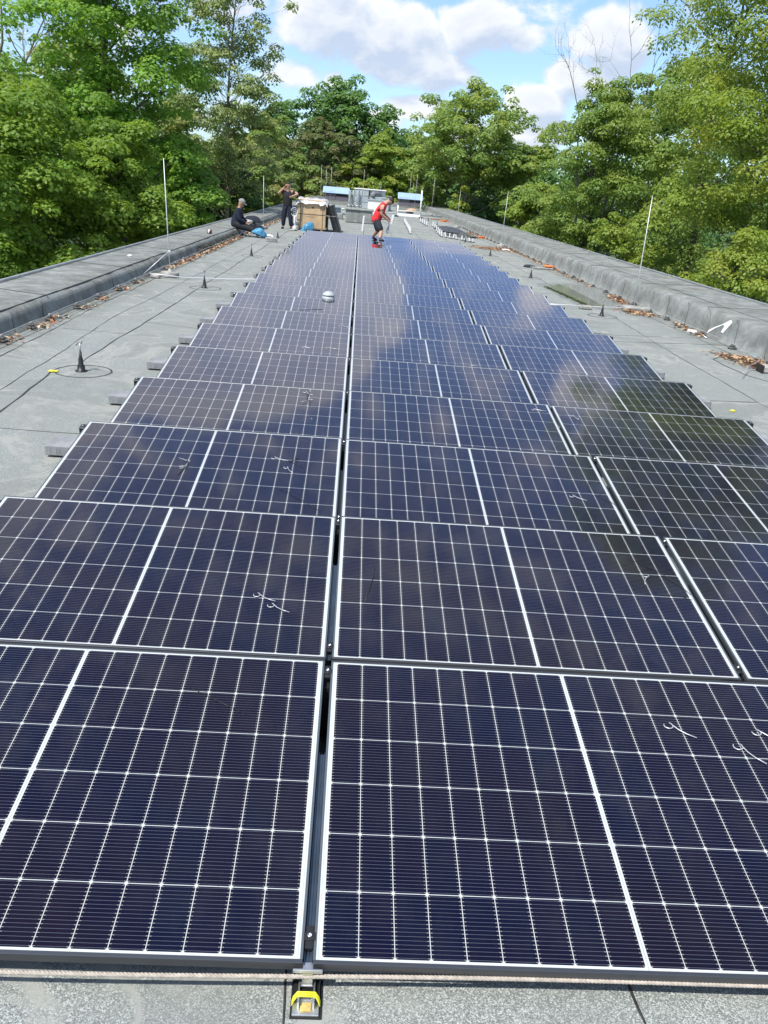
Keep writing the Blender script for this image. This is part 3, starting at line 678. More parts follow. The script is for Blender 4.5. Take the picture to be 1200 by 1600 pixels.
m_ = MB(); m_.bbox(5.35, 5.62, 30.9, 31.2, .001, .05, .015); tag(m_.build('white_tray', M_WHITE), 'small flat white object beside dry leaves near the right parapet', 'tray')

# ------------------------------------------------------------------ clutter near the workers
# carton
t = empty('panel_carton', (-1.87, 34.1, 0), 'large brown cardboard carton of panels bound with black straps, plastic sheet on top', 'carton')
M_CARD = mat('cardboard', (.50, .35, .20), .85, var=.18, vscale=3)
M_FILM = mat('plastic_film', (.50, .49, .48), .28, var=.15, vscale=7, bump=.6, bscale=9)
m_ = MB(); m_.bbox(-.56, .56, -.6, .6, .10, 1.14, .01); m_.build('box', M_CARD, t)
m_ = MB()
for x in (-.42, 0, .42): m_.box(x - .05, x + .05, -.58, .58, .0, .10)
m_.box(-.55, .55, -.6, -.5, .075, .0995); m_.build('pallet', mat('pallet_wood', (.35, .25, .15), .85, var=.3, vscale=6), t)
m_ = MB()
for x in (-.43, .44): m_.box(x - .009, x + .009, -.606, .606, .10, 1.146)
m_.box(-.567, .567, -.607, .607, .60, .616); m_.build('strap', M_BLACK, t)
m_ = MB(); gx = 15; vs = []
fr_ = random.Random(5)
for j in range(13):
    for i in range(gx):
        x = -.62 + 1.24 * i / (gx - 1); y = -.68 + 1.36 * j / 12; z = 1.17 + .02 * math.sin(i * 1.7) + .02 * math.sin(j * 2.1 + i) + fr_.uniform(-.01, .01)
        if j == 0: z -= .13 + .08 * abs(math.sin(i * .9 + .6))
        if j == 1: z -= .02
        if i in (0, gx - 1): z -= .09
        vs.append((x, y, z))
m_.add(vs, [(j * gx + i, j * gx + i + 1, (j + 1) * gx + i + 1, (j + 1) * gx + i) for j in range(12) for i in range(gx - 1)], 0, True); m_.build('plastic_sheet', M_FILM, t)
m_ = MB()
for k, (x, s_) in enumerate(((-.33, .030), (-.22, .030), (-.10, .030), (.05, .045))): # printed handling pictograms
    if k in (0,): m_.box(x - .01, x + .01, -.608, -.6065, .86 - s_, .86 + s_)
    elif k == 1: m_.box(x - .006, x + .006, -.608, -.6065, .82, .90); m_.box(x - .02, x + .02, -.6085, -.607, .87, .878)
    elif k == 2: m_.box(x - .022, x + .022, -.608, -.6065, .85, .862); m_.box(x - .004, x + .004, -.6085, -.607, .83, .87)
    else: m_.lathe([(.001, 0), (s_, 0)], (0, 0, 0), 4) if False else m_.box(x - s_, x + s_, -.608, -.6065, .83, .89)
for x in (.36, .50): m_.box(x - .012, x + .012, -.6085, -.607, .76, .93)
m_.box(-.22, .10, -.608, -.6065, .52, .526); m_.box(-.24, .12, -.608, -.6065, .29, .296)
m_.build('printed_marks', mat('carton_ink', (.10, .07, .06), .8), t)
# black leaning panels
t = empty('leaning_panel', (-1.12, 34.3, 0), 'black panel leaning against the right side of the carton', 'leaning panel')
m_ = MB(); rot = Matrix.Translation((.27, 0, 0)) @ Matrix.Rotation(R(-19), 4, 'Y'); m_.bbox(-.13, .10, -.45, .5, .0, 1.02, .004, 0, rot); m_.build('sheet', mat('black_backsheet', (.02, .021, .023), .5), t)
m_ = MB(); rot = Matrix.Translation((.41, 0, 0)) @ Matrix.Rotation(R(-19), 4, 'Y'); m_.bbox(-.016, .03, -.46, .52, .0, 1.07, .004, 0, rot); m_.build('edge_profile', M_FRAME, t)
m_ = MB(); m_.bbox(-.12, -.08, -.5, .5, .0, 1.0, .004); tag(m_.build('dark_panel_stack', M_BLACK, loc=(-1.16, 34.3, 0)), 'upright dark panels standing tight against the carton side', 'panel stack')
tag(MB().tube([(-1.31, 33.49, .6), (-1.1, 33.7, .585), (-.86, 33.9, .60), (-.78, 33.9, .66)], .012, 6).build('pale_cord', M_ROPE), 'pale cord stretched from the carton round the leaning panel', 'cord')
# cable coil + stuff between the man and carton
m_ = MB()
for k in range(3):
    pts = [(-2.52 + (.13 - k * .02) * math.cos(a), 33.3 + k * .03, .66 - k * .05 + (.15 - k * .02) * math.sin(a)) for a in [6.283 * i / 20 for i in range(21)]]
    m_.tube(pts, .010, 6)
m_.tube([(-2.52, 33.3, .5), (-2.50, 33.3, .3), (-2.46, 33.3, .1), (-2.42, 33.3, .02)], .015, 6)
tag(m_.build('cable_coil', M_WHITE), 'white coiled cable hanging at the left side of the carton', 'cable coil')
def crumple(name, c, s_, m0, label, cat, seed=1, sub=3, flat=.0, rotz=0, amp=.28):
    bm = bmesh.new(); bmesh.ops.create_icosphere(bm, subdivisions=sub, radius=1.0); r2 = random.Random(seed)
    dirs = [(Vector((r2.uniform(-1, 1), r2.uniform(-1, 1), r2.uniform(-1, 1))).normalized(), r2.uniform(-amp, amp)) for _ in range(16)]
    for v in bm.verts:
        d = v.co.normalized(); k = 1.0
        for dd, a in dirs: k += a * max(0, d.dot(dd)) ** 5
        k += r2.uniform(-.03, .03)
        v.co = Vector((d.x * s_[0] * k, d.y * s_[1] * k, d.z * s_[2] * k))
        if v.co.z < -s_[2] * .6: v.co.z = -s_[2] * .6
    for f in bm.faces: f.smooth = False
    me = bpy.data.meshes.new(name); bm.to_mesh(me); bm.free(); me.materials.append(m0)
    o_ = bpy.data.objects.new(name, me); COL.objects.link(o_); o_.location = (c[0], c[1], c[2] + s_[2] * .6); o_.rotation_euler = (0, 0, rotz)
    return tag(o_, label, cat)
M_TARP = mat('blue_plastic', (.07, .27, .44), .35, var=.3, vscale=8)
crumple('tool_bag', (-2.46, 33.45, 0), (.12, .12, .14), M_FILM, 'grey crumpled plastic bundle on the floor left of the carton', 'plastic bundle', 8, amp=.4)
crumple('tool_bag', (-2.45, 33.5, .17), (.10, .10, .13), mat('pale_bag', (.42, .43, .46), .6, var=.5, vscale=20), 'grey tangled bundle hanging low left of the carton', 'bundle', 9, amp=.5)
m1 = crumple('blue_plastic_sheet', (-1.98, 33.15, .0), (.27, .20, .22), M_TARP, 'crumpled blue plastic sheet in front of the carton', 'plastic sheet', 12, 3, rotz=.2, amp=.4)
m1.rotation_euler = (0, -.35, .2)
crumple('rubble', (-2.45, 32.6, 0), (.16, .14, .05), M_CONC, 'small pile of clamps and scraps in front of the carton left corner', 'scrap pile', 14, 2, amp=.5)
m_ = MB(); m_.bbox(-.17, .17, -.12, .12, 0, .12, .012); o_ = m_.build('stone_block', M_CONC, loc=(-2.66, 26.2, .001), rot=(0, 0, .25)); tag(o_, 'grey concrete brick lying alone on the left roof strip', 'brick')
m_ = MB(); m_.tube([(-.13, 0, .03), (-.08, 0, .075), (0, 0, .09), (.08, 0, .075), (.13, 0, .03)], .045, 8, flat=.7); o_ = m_.build('white_glove', M_WHITE, loc=(-2.86, 27.6, .0), rot=(0, 0, -.2)); tag(o_, 'white curved scrap lying behind the grey brick', 'scrap')
m_ = MB(); m_.lathe([(.052, 0), (.056, .01), (.056, .10), (.052, .11)], n=16, mi=0); m_.lathe([(.057, .035), (.057, .075)], n=16, mi=1)
o_ = m_.build('drink_can', [mat('can_maroon', (.16, .05, .04), .35, var=.4, vscale=30), M_WHITE], loc=(-4.22, 24.0, .30), rot=(R(90), 0, R(70))); tag(o_, 'small dark red can lying on the left parapet', 'can')
crumple('white_lump', (-4.35, 16.3, .245), (.05, .04, .02), M_WHITE, 'tiny white scrap on top of the left parapet', 'scrap', 3, 2)
crumple('plastic_bag', (-4.06, 30.5, .24), (.28, .5, .09), M_FILM, 'pale crumpled plastic bag on the parapet beside the sitting man', 'plastic bag', 21, 3, amp=.4)
crumple('dark_jacket', (-3.98, 31.9, .24), (.30, .40, .13), mat('dark_cloth', (.012, .014, .025), .85), 'dark jacket heaped on the parapet right of the sitting man', 'jacket', 22, 3, amp=.4)
# support feet for rows still to come: white upright plates on dark strips
M_PLATE = mat('galvanised_white', (.72, .73, .74), .5, .0)
def foot(x, y, h, lean, label, lx=0):
    t = empty('support_foot', (x, y, 0), label, 'support foot', 'white support feet set out for more panels', (0, 0, 0))
    m_ = MB(); rot = Matrix.Rotation(lean, 4, 'X') @ Matrix.Rotation(lx, 4, 'Y'); m_.bbox(-.024, .024, -.03, .0, .02, h, .004, 0, rot); m_.build('upright', M_PLATE, t)
    m_ = MB(); m_.bbox(-.06, .06, -.25, .10, .001, .02, .003); m_.build('base', M_BLACK, t)
i = 0
for k in range(7):
    q = k / 6; foot(2.27 + .30 * q, 37.2 + 11 * q ** 1.1, .26, -.1, 'white upright support foot, %s from the near end of the row beside the red-shirted man' % nth(k + 1))
for k in range(4): foot(3.72 - .02 * k, 46.8 + 1.4 * k, .26, -.1, 'white upright support foot, %s from the near end of the short far row' % nth(k + 1))
F3 = [(3.62, 36.9), (3.66, 38.2), (3.72, 39.7), (3.80, 41.5), (3.90, 43.6), (4.0, 46.0)]
for k, (x, y) in enumerate(F3): foot(x, y, .27, -.1, 'white upright support foot, %s from the near end of the row right of the array' % nth(k + 1))
F4 = [(3.80, 36.7), (3.92, 36.3), (4.06, 36.2), (4.18, 35.9), (4.36, 35.5), (4.46, 35.3), (4.62, 34.9), (4.72, 34.7)]
for k, (x, y) in enumerate(F4): foot(x, y, .22 - .01 * k, -.1 + .1 * (k % 2), 'white support foot, %s from the left in the slanting cluster right of the array' % nth(k + 1), .25 * ((k % 3) - 1))
m_ = MB(); rot = Matrix.Rotation(.06, 4, 'Y'); m_.bbox(-.035, .035, -.02, .02, .0, .62, .004, 0, rot); o_ = m_.build('white_post', M_PLATE, loc=(.16, 36.2, 0)); tag(o_, 'single white post standing behind the middle of the array', 'post')
tag(crumple('dark_tarp', (4.55, 43.5, 0), (.75, 3.2, .10), mat('dark_sheet', (.05, .055, .06), .6), '', ''), 'flat dark grey sheet lying beside the right row of feet', 'sheet')
crumple('grey_rubble', (4.85, 38.7, 0), (.30, .9, .10), mat('slate_grey', (.07, .075, .07), .8, var=.4, vscale=6), 'small heap of dark grey felt offcuts on the right roof strip', 'offcuts', 31, 3, amp=.5)
crumple('grey_rubble', (4.45, 38.3, 0), (.35, .6, .05), bpy.data.materials['slate_grey'], 'low strip of dark felt offcuts left of the heap', 'offcuts', 32, 3, amp=.5)
M_OR = mat('orange_plastic', (.80, .22, .04), .5, var=.2, vscale=20)
def reel(x, y, s_, label):
    t = empty('orange_reel', (x, y, 0), label, 'cable reel')
    MB().lathe([(.05, .0), (.17 * s_, .0), (.17 * s_, .03), (.10 * s_, .035), (.10 * s_, .07), (.17 * s_, .075), (.17 * s_, .10), (.05, .105)], n=18).build('drum', M_OR, t)
    MB().tube([(.1, 0, .09), (.25, -.1, .02), (.4, -.1, .012), (.55, .05, .012)], .012, 6).build('cable', M_OR, t)
reel(5.62, 24.3, 1.0, 'orange cable reel near the right parapet beside dark tools')
reel(5.52, 38.0, 1.0, 'orange object by the right parapet beyond the leaf drift')
reel(5.40, 54.5, 1.3, 'bright orange bundle far off by the right parapet')
crumple('dark_tool', (5.08, 24.4, 0), (.14, .2, .045), M_BLACK, 'dark tool lying left of the nearer orange reel', 'tool', 41, 2, amp=.5)
m_ = MB(); m_.bbox(5.1, 5.7, 24.0, 24.1, .012, .05, .01); tag(m_.build('pipe_piece', M_CONC), 'pale bar lying in front of the nearer orange reel', 'bar')
crumple('dark_tool', (5.15, 37.9, 0), (.20, .3, .05), M_BLACK, 'dark tool lying left of the second orange reel', 'tool', 42, 2, amp=.5)

# ------------------------------------------------------------------ roof-top units
m_ = MB(); m_.bbox(-.70, .66, 43.0, 44.6, .0, .60, .04); m_.bbox(-.76, .72, 42.94, 44.66, .60, .68, .02, 1); m_.box(-.022, -.016, 42.99, 43.0, .05, .6, 2)
tag(m_.build('roof_hatch', [M_PARA, M_ROOF, M_BIT]), 'felt-covered grey box curb with flat lid behind the array', 'roof hatch')
m_ = MB(); m_.bbox(-1.9, -.9, 46, 47, 0, .28, .03); tag(m_.build('roof_curb', M_PARA), 'low felt-covered curb left of the grey hatch', 'curb')
M_HUTW = mat('purple_grey_cladding', (.13, .12, .145), .7, var=.15, vscale=5)
M_BLUE = mat('pale_blue_sheet', (.33, .46, .62), .4, .1, var=.06, vscale=2)
def hut(x, y, w, label, z0=.30):
    t = empty('ventilation_hut', (x, y, 0), label, 'ventilation hut', 'blue-roofed huts at the far end of the roof')
    h = 1.0
    m_ = MB(); m_.bbox(-w / 2 + .12, -.02, 0, 1.2, z0, h, .01); m_.bbox(.0, w / 2 - .12, 0, 1.2, z0, z0 + .38, .01); m_.box(.02, w / 2 - .14, .15, 1.18, z0 + .38, h); m_.build('wall', M_HUTW, t)
    m_ = MB(); m_.bbox(.02, w / 2 - .13, -.01, .10, z0 + .50, z0 + .545, .005); m_.box(.02, w / 2 - .14, .12, .148, z0 + .38, h - .005); m_.build('opening', M_BLACK, t)
    m_ = MB(); mt = Matrix.Translation((0, -.12, .86)) @ Matrix.Rotation(R(28), 4, 'X'); m_.bbox(-w / 2, w / 2, 0, 1.05, 0, .05, .008, 0, mt); m_.build('roof', M_BLUE, t)
    m_ = MB()
    for xx in (-w / 2 + .15, w / 2 - .15):
        for yy in (.05, 1.1): m_.box(xx - .03, xx + .03, yy, yy + .06, 0, z0)
    m_.build('leg', M_ALU, t)
    m_ = MB(); m_.bbox(-w / 2 - .05, w / 2 + .05, -.2, 1.3, .0, .20, .02); m_.build('plinth', M_PARA, t)
hut(4.34, 75, 2.2, 'right hut with purple-grey walls and pale blue sloping roof behind the rail frame')
hut(-2.15, 75, 2.3, 'left hut with purple-grey walls and pale blue sloping roof behind the leaning panel')
t = empty('guard_frame', (0, 57, 0), 'white tubular frame standing in front of the right blue-roofed hut', 'guard frame')
m_ = MB(); m_.tube([(2.52, 0, .02), (2.52, 0, .72)], .045, 8); m_.tube([(4.03, 0, .02), (4.03, 0, 1.75)], .045, 8); m_.bbox(2.5, 4.05, -.06, .06, .05, .22, .01); m_.tube([(2.52, 0, .40), (4.03, 0, .40)], .02, 8); m_.build('frame', M_WHITE, t)
for x in (2.45, 4.1): m_ = MB(); m_.bbox(x - .14, x + .14, -.2, .2, .001, .09, .02); m_.build('weight', M_BLACK, t)
m_ = MB(); m_.bbox(-6, 6, -.05, .05, 0, .1, .01)
tag(MB().tube([(-4.0, 60, .12), (-1, 60.1, .12), (2.3, 60, .12), (5.8, 60.1, .12)], .045, 8).build('roof_pipe', M_ALU), 'pale pipe running across the roof behind the guard frame', 'pipe')
m_ = MB(); m_.bbox(2.7, 3.9, 62, 64, .02, .26, .05); tag(m_.build('skylight_curb', M_PARA), 'low felt curb seen through the white frame', 'curb')
crumple('orange_rubble', (3.75, 61.8, .25), (.35, .4, .12), mat('tan_rubble', (.50, .33, .2), .8, var=.3, vscale=8), 'tan heap lying on the curb behind the white frame', 'heap', 51, 3, amp=.5)
# duct container
t = empty('duct_unit', (0, 68, 0), 'stacked pale metal duct unit with seams and light top edge behind the hatch', 'duct unit')
M_DUCT = mat('duct_metal', (.46, .50, .52), .45, .35, var=.15, vscale=1.5)
m_ = MB(); m_.bbox(-.5, .62, 0, 2.4, .05, 1.42, .01); m_.bbox(.70, 1.95, .3, 2.4, .05, 1.40, .01); m_.bbox(.70, 1.95, -.9, .28, .05, .98, .01); m_.build('casing', M_DUCT, t)
m_ = MB(); m_.bbox(-.56, 2.0, -.04, 2.46, 1.43, 1.49, .01); m_.build('lid', M_WHITE, t)
m_ = MB(); m_.box(.63, .69, .2, 2.3, .1, 1.42)
for z in (.5, .95): m_.box(-.5, .62, -.008, -.001, z, z + .025)
m_.box(-.1, -.08, -.008, -.001, .05, 1.42); m_.build('seam_strip', M_BLACK, t)
m_ = MB(); m_.tube([(.9, -.95, .98), (1.0, -.6, 1.16), (1.3, -.3, 1.18), (1.5, 0, 1.0)], .2, 12); m_.build('duct_bend', mat('dark_duct', (.16, .17, .18), .6), t)
t = empty('switch_cabinet', (.85, 50, 0), 'white cabinet with grey top behind the red-shirted man', 'cabinet')
m_ = MB(); m_.bbox(-.40, .42, 0, .8, .22, 1.0, .01); m_.build('body', M_WHITE, t); m_ = MB(); m_.bbox(-.44, .46, -.04, .84, 1.0, 1.06, .01); m_.build('top', M_ALU, t)
m_ = MB()
for x in (-.33, .35):
    for y in (.05, .7): m_.box(x - .03, x + .03, y, y + .06, 0, .219)
m_.build('leg', M_ALU, t)
for k, (x, y) in enumerate([(-.62, 50), (-.42, 50.2), (-.16, 50), (.03, 50.2)]):
    t = empty('flue_pipe', (x, y, 0), 'upright metal flue pipe, %s from the left in the group of four' % nth(k + 1), 'flue pipe', 'flue pipes behind the hatch')
    MB().lathe([(.075, 0.1), (.075, 1.46), (.07, 1.47)], n=16).build('pipe', M_DUCT, t)
    MB().lathe([(.13, .0), (.13, .55), (.10, .62), (.14, .64), (.14, .66), (.08, .67)], n=16).build('collar', M_ALU, t)
for k, (x, y, w_, h) in enumerate([(-2.9, 57, 1.0, .35), (-3.0, 64, .8, .5), (1.95, 66, .5, .9), (2.35, 70, .35, 1.0), (-1.6, 54, .8, .3)]):
    m_ = MB(); m_.bbox(x - w_ / 2, x + w_ / 2, y, y + .9, 0, h, .03); m_.bbox(x - w_ / 2 - .03, x + w_ / 2 + .03, y - .03, y + .93, h, h + .05, .01, 1)
    tag(m_.build('vent_box', [M_DUCT, M_ALU]), ['low grey vent box left of the duct unit', 'pale vent box far left behind the leaning panel', 'tall grey vent box beside the duct unit', 'narrow grey vent box farthest right of the duct unit', 'low grey vent box nearest behind the leaning panel'][k], 'vent box')

# ------------------------------------------------------------------ people
M_SKIN = mat('skin', (.42, .24, .16), .55); M_HAIR = mat('hair_dark', (.02, .016, .014), .7); M_EYE = mat('eye_dark', (.02, .02, .02), .3)
RK = 1.3
def skin_mesh(chains, sub=2):
    """chains: list of (verts[(pos, rx, ry)], edges, root). Returns evaluated verts/faces"""
    V = []; F = []
    for verts, edges, root in chains:
        me = bpy.data.meshes.new('tmp'); bm = bmesh.new(); lay = bm.verts.layers.skin.verify(); bv = []
        for i, q in enumerate(verts):
            v = bm.verts.new(q[0]); bv.append(v); v[lay].radius = (q[1] * RK, (q[2] if len(q) > 2 else q[1]) * RK); v[lay].use_root = (i == root)
        for a, b_ in edges: bm.edges.new((bv[a], bv[b_]))
        bm.to_mesh(me); bm.free(); ob = bpy.data.objects.new('tmp', me); COL.objects.link(ob)
        sk = ob.modifiers.new('s', 'SKIN'); sk.use_smooth_shade = True; sk.branch_smoothing = .3
        ss = ob.modifiers.new('u', 'SUBSURF'); ss.levels = sub; ss.render_levels = sub
        dg = bpy.context.evaluated_depsgraph_get(); ev = ob.evaluated_get(dg); m2 = ev.to_mesh()
        b0 = len(V); V += [v.co.copy() for v in m2.vertices]; F += [[b0 + i for i in p.vertices] for p in m2.polygons]
        ev.to_mesh_clear(); bpy.data.objects.remove(ob); bpy.data.meshes.remove(me)
    return V, F
def hand_chains(wr, d, side, curl=.5):
    d = Vector(d).normalized(); side = Vector(side); side = (side - d * side.dot(d)).normalized(); pn = d.cross(side).normalized()
    wr = Vector(wr); out = []
    palm = wr + d * .05
    for k in range(4):
        b0 = palm + side * (-.027 + .018 * k) + d * .02; L = (.062, .072, .068, .052)[k]
        p1 = b0 + d * L * .45 + pn * L * .15 * curl; p2 = p1 + (d * (1 - curl * .6) + pn * curl).normalized() * L * .35; p3 = p2 + (d * (1 - curl) + pn * curl * 1.3).normalized() * L * .25
        out.append(([(b0, .011), (p1, .0095), (p2, .0085), (p3, .007)], [(0, 1), (1, 2), (2, 3)], 0))
    b0 = wr + d * .02 - side * .025; p1 = b0 - side * .028 + d * .022 + pn * .008; p2 = p1 + d * .026 - side * .004 + pn * .012
    out.append(([(b0, .013), (p1, .011), (p2, .008)], [(0, 1), (1, 2)], 0))
    return out
def person(loc, J, label, face, shirt, legs, shirt_to='elbow', legs_to='ankle', sleeve=.5, cap=None, hair=True, shoe=M_BLACK, extra=None):
    """J: joint name -> local position; face: unit vector the face looks along"""
    t = empty('person', loc, label, 'person')
    J = {k: Vector(v) for k, v in J.items()}
    f = Vector(face).normalized()
    sd = {}
    bodyv = [(J['pelvis'], .098, .085), (J['waist'], .095, .085), (J['chest'], .128, .105), (J['neck'], .058), (J['head'] - (J['head'] - J['neck']) * .38, .066), (J['head'], .094, .088), (J['head'] + (J['head'] - J['neck']).normalized() * .085, .066)]
    edges = [(0, 1), (1, 2), (2, 3), (3, 4), (4, 5), (5, 6)]
    def add(q): bodyv.append(q); return len(bodyv) - 1
    for s_ in 'LR':
        a = add((J['sh' + s_], .058)); e = add((J['el' + s_], .042)); w_ = add((J['wr' + s_], .028)); d = (J['wr' + s_] - J['el' + s_]).normalized(); p_ = add((J['wr' + s_] + d * .055, .034, .020))
        edges += [(2, a), (a, e), (e, w_), (w_, p_)]
        h = add((J['hip' + s_], .062)); k = add((J['kn' + s_], .054)); c = add((J['kn' + s_].lerp(J['an' + s_], .35), .056)); n_ = add((J['an' + s_], .036)); edges += [(0, h), (h, k), (k, c), (c, n_)]
    ch = [(bodyv, edges, 0)]
    for s_ in 'LR':
        d = J['wr' + s_] - J['el' + s_]; ch += hand_chains(J['wr' + s_], d, J.get('side' + s_, Vector((0, 1, 0))), .6)
    V, F = skin_mesh(ch, 1)
    m_ = MB(); m_.add(V, F, 0, True)
    upv = (J['head'] - J['neck']).normalized(); rgt = f.cross(upv).normalized(); f2 = upv.cross(rgt).normalized(); hc = J['head']
    m_.ell(hc + f2 * .095 - upv * .012, (.014, .014, .022), 0, 8, 6); m_.ell(hc + f2 * .085 - upv * .055, (.022, .022, .010), 2, 8, 5)
    m_.ell(hc + f2 * .055 - upv * .07, (.045, .045, .035), 0, 8, 6)
    for q in (-1, 1): m_.ell(hc + f2 * .084 + rgt * q * .032 + upv * .012, (.012, .012, .008), 1, 8, 5); m_.ell(hc + rgt * q * .090 - upv * .01, (.018, .018, .030), 0, 8, 5)
    m_.build('body', [M_SKIN, M_EYE, mat('lip', (.30, .12, .09), .5)], t)
    # shirt
    sv = [(J['pelvis'] - (J['waist'] - J['pelvis']).normalized() * .12, .142, .122), (J['waist'], .155, .135), (J['chest'], .182, .145), (J['chest'].lerp(J['neck'], .86), .080, .076), (J['pelvis'], .150, .130)]; se = [(0, 4), (4, 1), (1, 2), (2, 3)]
    for s_ in 'LR':
        b0 = len(sv); sv.append((J['sh' + s_], .078)); 
        if sleeve <= 1: sv.append((J['sh' + s_].lerp(J['el' + s_], sleeve), .066 if sleeve < 1 else .055)); se += [(2, b0), (b0, b0 + 1)]
        else: sv.append((J['el' + s_], .058)); sv.append((J['wr' + s_], .040)); se += [(2, b0), (b0, b0 + 1), (b0 + 1, b0 + 2)]
    V, F = skin_mesh([(sv, se, 0)], 1); m_ = MB(); m_.add(V, F, 0, True); m_.build('shirt', shirt, t)
    pv = [(J['pelvis'], .140, .120), (J['waist'].lerp(J['pelvis'], .3), .118, .105)]; pe = [(0, 1)]
    for s_ in 'LR':
        b0 = len(pv); pv.append((J['hip' + s_], .112)); pe.append((0, b0))
        if legs_to == 'ankle': pv += [(J['kn' + s_], .080), (J['an' + s_].lerp(J['kn' + s_], .06), .062)]; pe += [(b0, b0 + 1), (b0 + 1, b0 + 2)]
        else: pv += [(J['hip' + s_].lerp(J['kn' + s_], .6), .098), (J['kn' + s_].lerp(J['an' + s_], .10), .086)]; pe += [(b0, b0 + 1), (b0 + 1, b0 + 2)]
    V, F = skin_mesh([(pv, pe, 0)], 1); m_ = MB(); m_.add(V, F, 0, True); m_.build('trousers' if legs_to == 'ankle' else 'shorts', legs, t)
    for s_ in 'LR':
        fd = J.get('toe' + s_, f); fd = Vector(fd).normalized(); a = J['an' + s_]
        V, F = skin_mesh([([(a - Vector((0, 0, .035)) - fd * .03, .042), (a - Vector((0, 0, .040)) + fd * .07, .042, .032), (a - Vector((0, 0, .046)) + fd * .16, .034, .024)], [(0, 1), (1, 2)], 0)], 1)
        m_ = MB(); m_.add(V, F, 0, True); m_.build('shoe', shoe, t)
    if cap:
        m_ = MB(); rot = Matrix((rgt, f2, upv)).transposed()
        prof = []; vs = []; n = 16
        for i in range(7):
            ph = math.pi / 2 * i / 6
            for k in range(n):
                a = 2 * math.pi * k / n; vs.append(hc + upv * .01 + rot @ Vector((.112 * math.cos(ph) * math.cos(a), .120 * math.cos(ph) * math.sin(a) - .005, .02 + .105 * math.sin(ph))))
        m_.add(vs, [(i * n + k, i * n + (k + 1) % n, (i + 1) * n + (k + 1) % n, (i + 1) * n + k) for i in range(6) for k in range(n)], 0, True)
        vis = [hc + upv * .035 + rot @ Vector((.10 * math.cos(a), .10 + .09 * math.sin(a) - .015, -.012 * math.sin(a))) for a in [math.pi * k / 10 for k in range(11)]]
        vis2 = [v - upv * .012 for v in vis]
        m_.add(vis + vis2, [tuple(range(11)), tuple(range(21, 10, -1))] + [(k, k + 1, k + 12, k + 11) for k in range(10)], 0); m_.build('cap', cap, t)
    elif hair:
        m_ = MB(); rot = Matrix((rgt, f2, upv)).transposed(); vs = []; n = 16
        for i in range(8):
            ph = math.pi * .62 * i / 7
            for k in range(n):
                a = 2 * math.pi * k / n; back = -math.sin(a); zz = math.cos(ph); r_ = math.sin(ph)
                if back < 0 and ph > 1.15: r_ *= .86
                vs.append(hc + upv * .012 + rot @ Vector((.100 * r_ * math.cos(a), .108 * r_ * math.sin(a) - .010, .112 * zz + (.05 if back < -.3 and ph > 1.2 else 0))))
        m_.add(vs, [(i * n + k, (i + 1) * n + k, (i + 1) * n + (k + 1) % n, i * n + (k + 1) % n) for i in range(7) for k in range(n)], 0, True); m_.build('hair', M_HAIR, t)
    return t
M_RED = mat('red_shirt', (.72, .03, .035), .8, var=.15, vscale=9, bump=.4, bscale=8)
M_NAVY = mat('navy_cloth', (.010, .014, .032), .85, var=.3, vscale=6, bump=.4, bscale=8)
M_BLKC = mat('black_cloth', (.012, .013, .016), .85, var=.3, vscale=6, bump=.4, bscale=8)
M_SHORT = mat('dark_shorts', (.018, .022, .034), .85, var=.5, vscale=14)
person((.60, 26.9, 0), dict(pelvis=(-.06, 0, .86), waist=(.0, 0, 1.02), chest=(.10, 0, 1.23), neck=(.22, 0, 1.395), head=(.345, -.01, 1.435),
    shL=(.12, .16, 1.30), elL=(.16, .22, 1.06), wrL=(.36, .14, .90), shR=(.10, -.17, 1.29), elR=(.07, -.22, 1.05), wrR=(.29, -.16, .90),
    hipL=(-.05, .09, .80), knL=(.04, .30, .56), anL=(-.12, .50, .33), hipR=(-.04, -.09, .80), knR=(.12, -.20, .54), anR=(.08, -.45, .335),
    sideL=(0, 1, 0), sideR=(0, 1, 0), toeL=(.9, .2, -.3), toeR=(1, -.1, -.05)),
    'bending man in red t-shirt and dark knee shorts standing on the far panels', (.75, -.15, -.62), M_RED, M_SHORT, sleeve=.55, legs_to='knee')
person((-2.80, 33.4, 0), dict(pelvis=(0, 0, .90), waist=(0, -.01, 1.05), chest=(0, -.01, 1.26), neck=(.0, -.02, 1.46), head=(0, -.05, 1.60),
    shL=(.19, 0, 1.38), elL=(.40, -.08, 1.30), wrL=(.20, -.28, 1.22), shR=(-.19, 0, 1.38), elR=(-.36, -.10, 1.27), wrR=(-.14, -.12, 1.50),
    hipL=(.09, 0, .84), knL=(.13, -.03, .47), anL=(.16, .02, .08), hipR=(-.09, 0, .84), knR=(-.13, -.03, .47), anR=(-.15, .02, .08),
    sideL=(0, 0, 1), sideR=(0, 1, 0), toeL=(.2, -1, -.05), toeR=(-.25, -1, -.05)),
    'standing man in black t-shirt and dark trousers with one hand raised to his ear', (.15, -1, -.25), M_BLKC, M_NAVY, sleeve=.6)
person((-3.92, 27.6, 0), dict(pelvis=(-.02, 0, .36), waist=(-.02, 0, .50), chest=(.02, 0, .70), neck=(.09, 0, .88), head=(.15, -.01, 1.01),
    shL=(.06, .18, .82), elL=(.12, .22, .55), wrL=(.32, .12, .43), shR=(.05, -.18, .81), elR=(.09, -.23, .53), wrR=(.30, -.12, .42),
    hipL=(.03, .10, .335), knL=(.42, .14, .35), anL=(.62, .18, .10), hipR=(.03, -.10, .335), knR=(.43, -.12, .26), anR=(.82, -.16, .085),
    sideL=(0, 1, 0), sideR=(0, 1, 0), toeL=(1, 0, .2), toeR=(1, -.1, .5)),
    'man in dark navy clothes and grey cap sitting on the left parapet', (1, -.05, -.3), M_NAVY, M_BLKC, sleeve=2, cap=mat('cap_grey', (.22, .22, .20), .85))
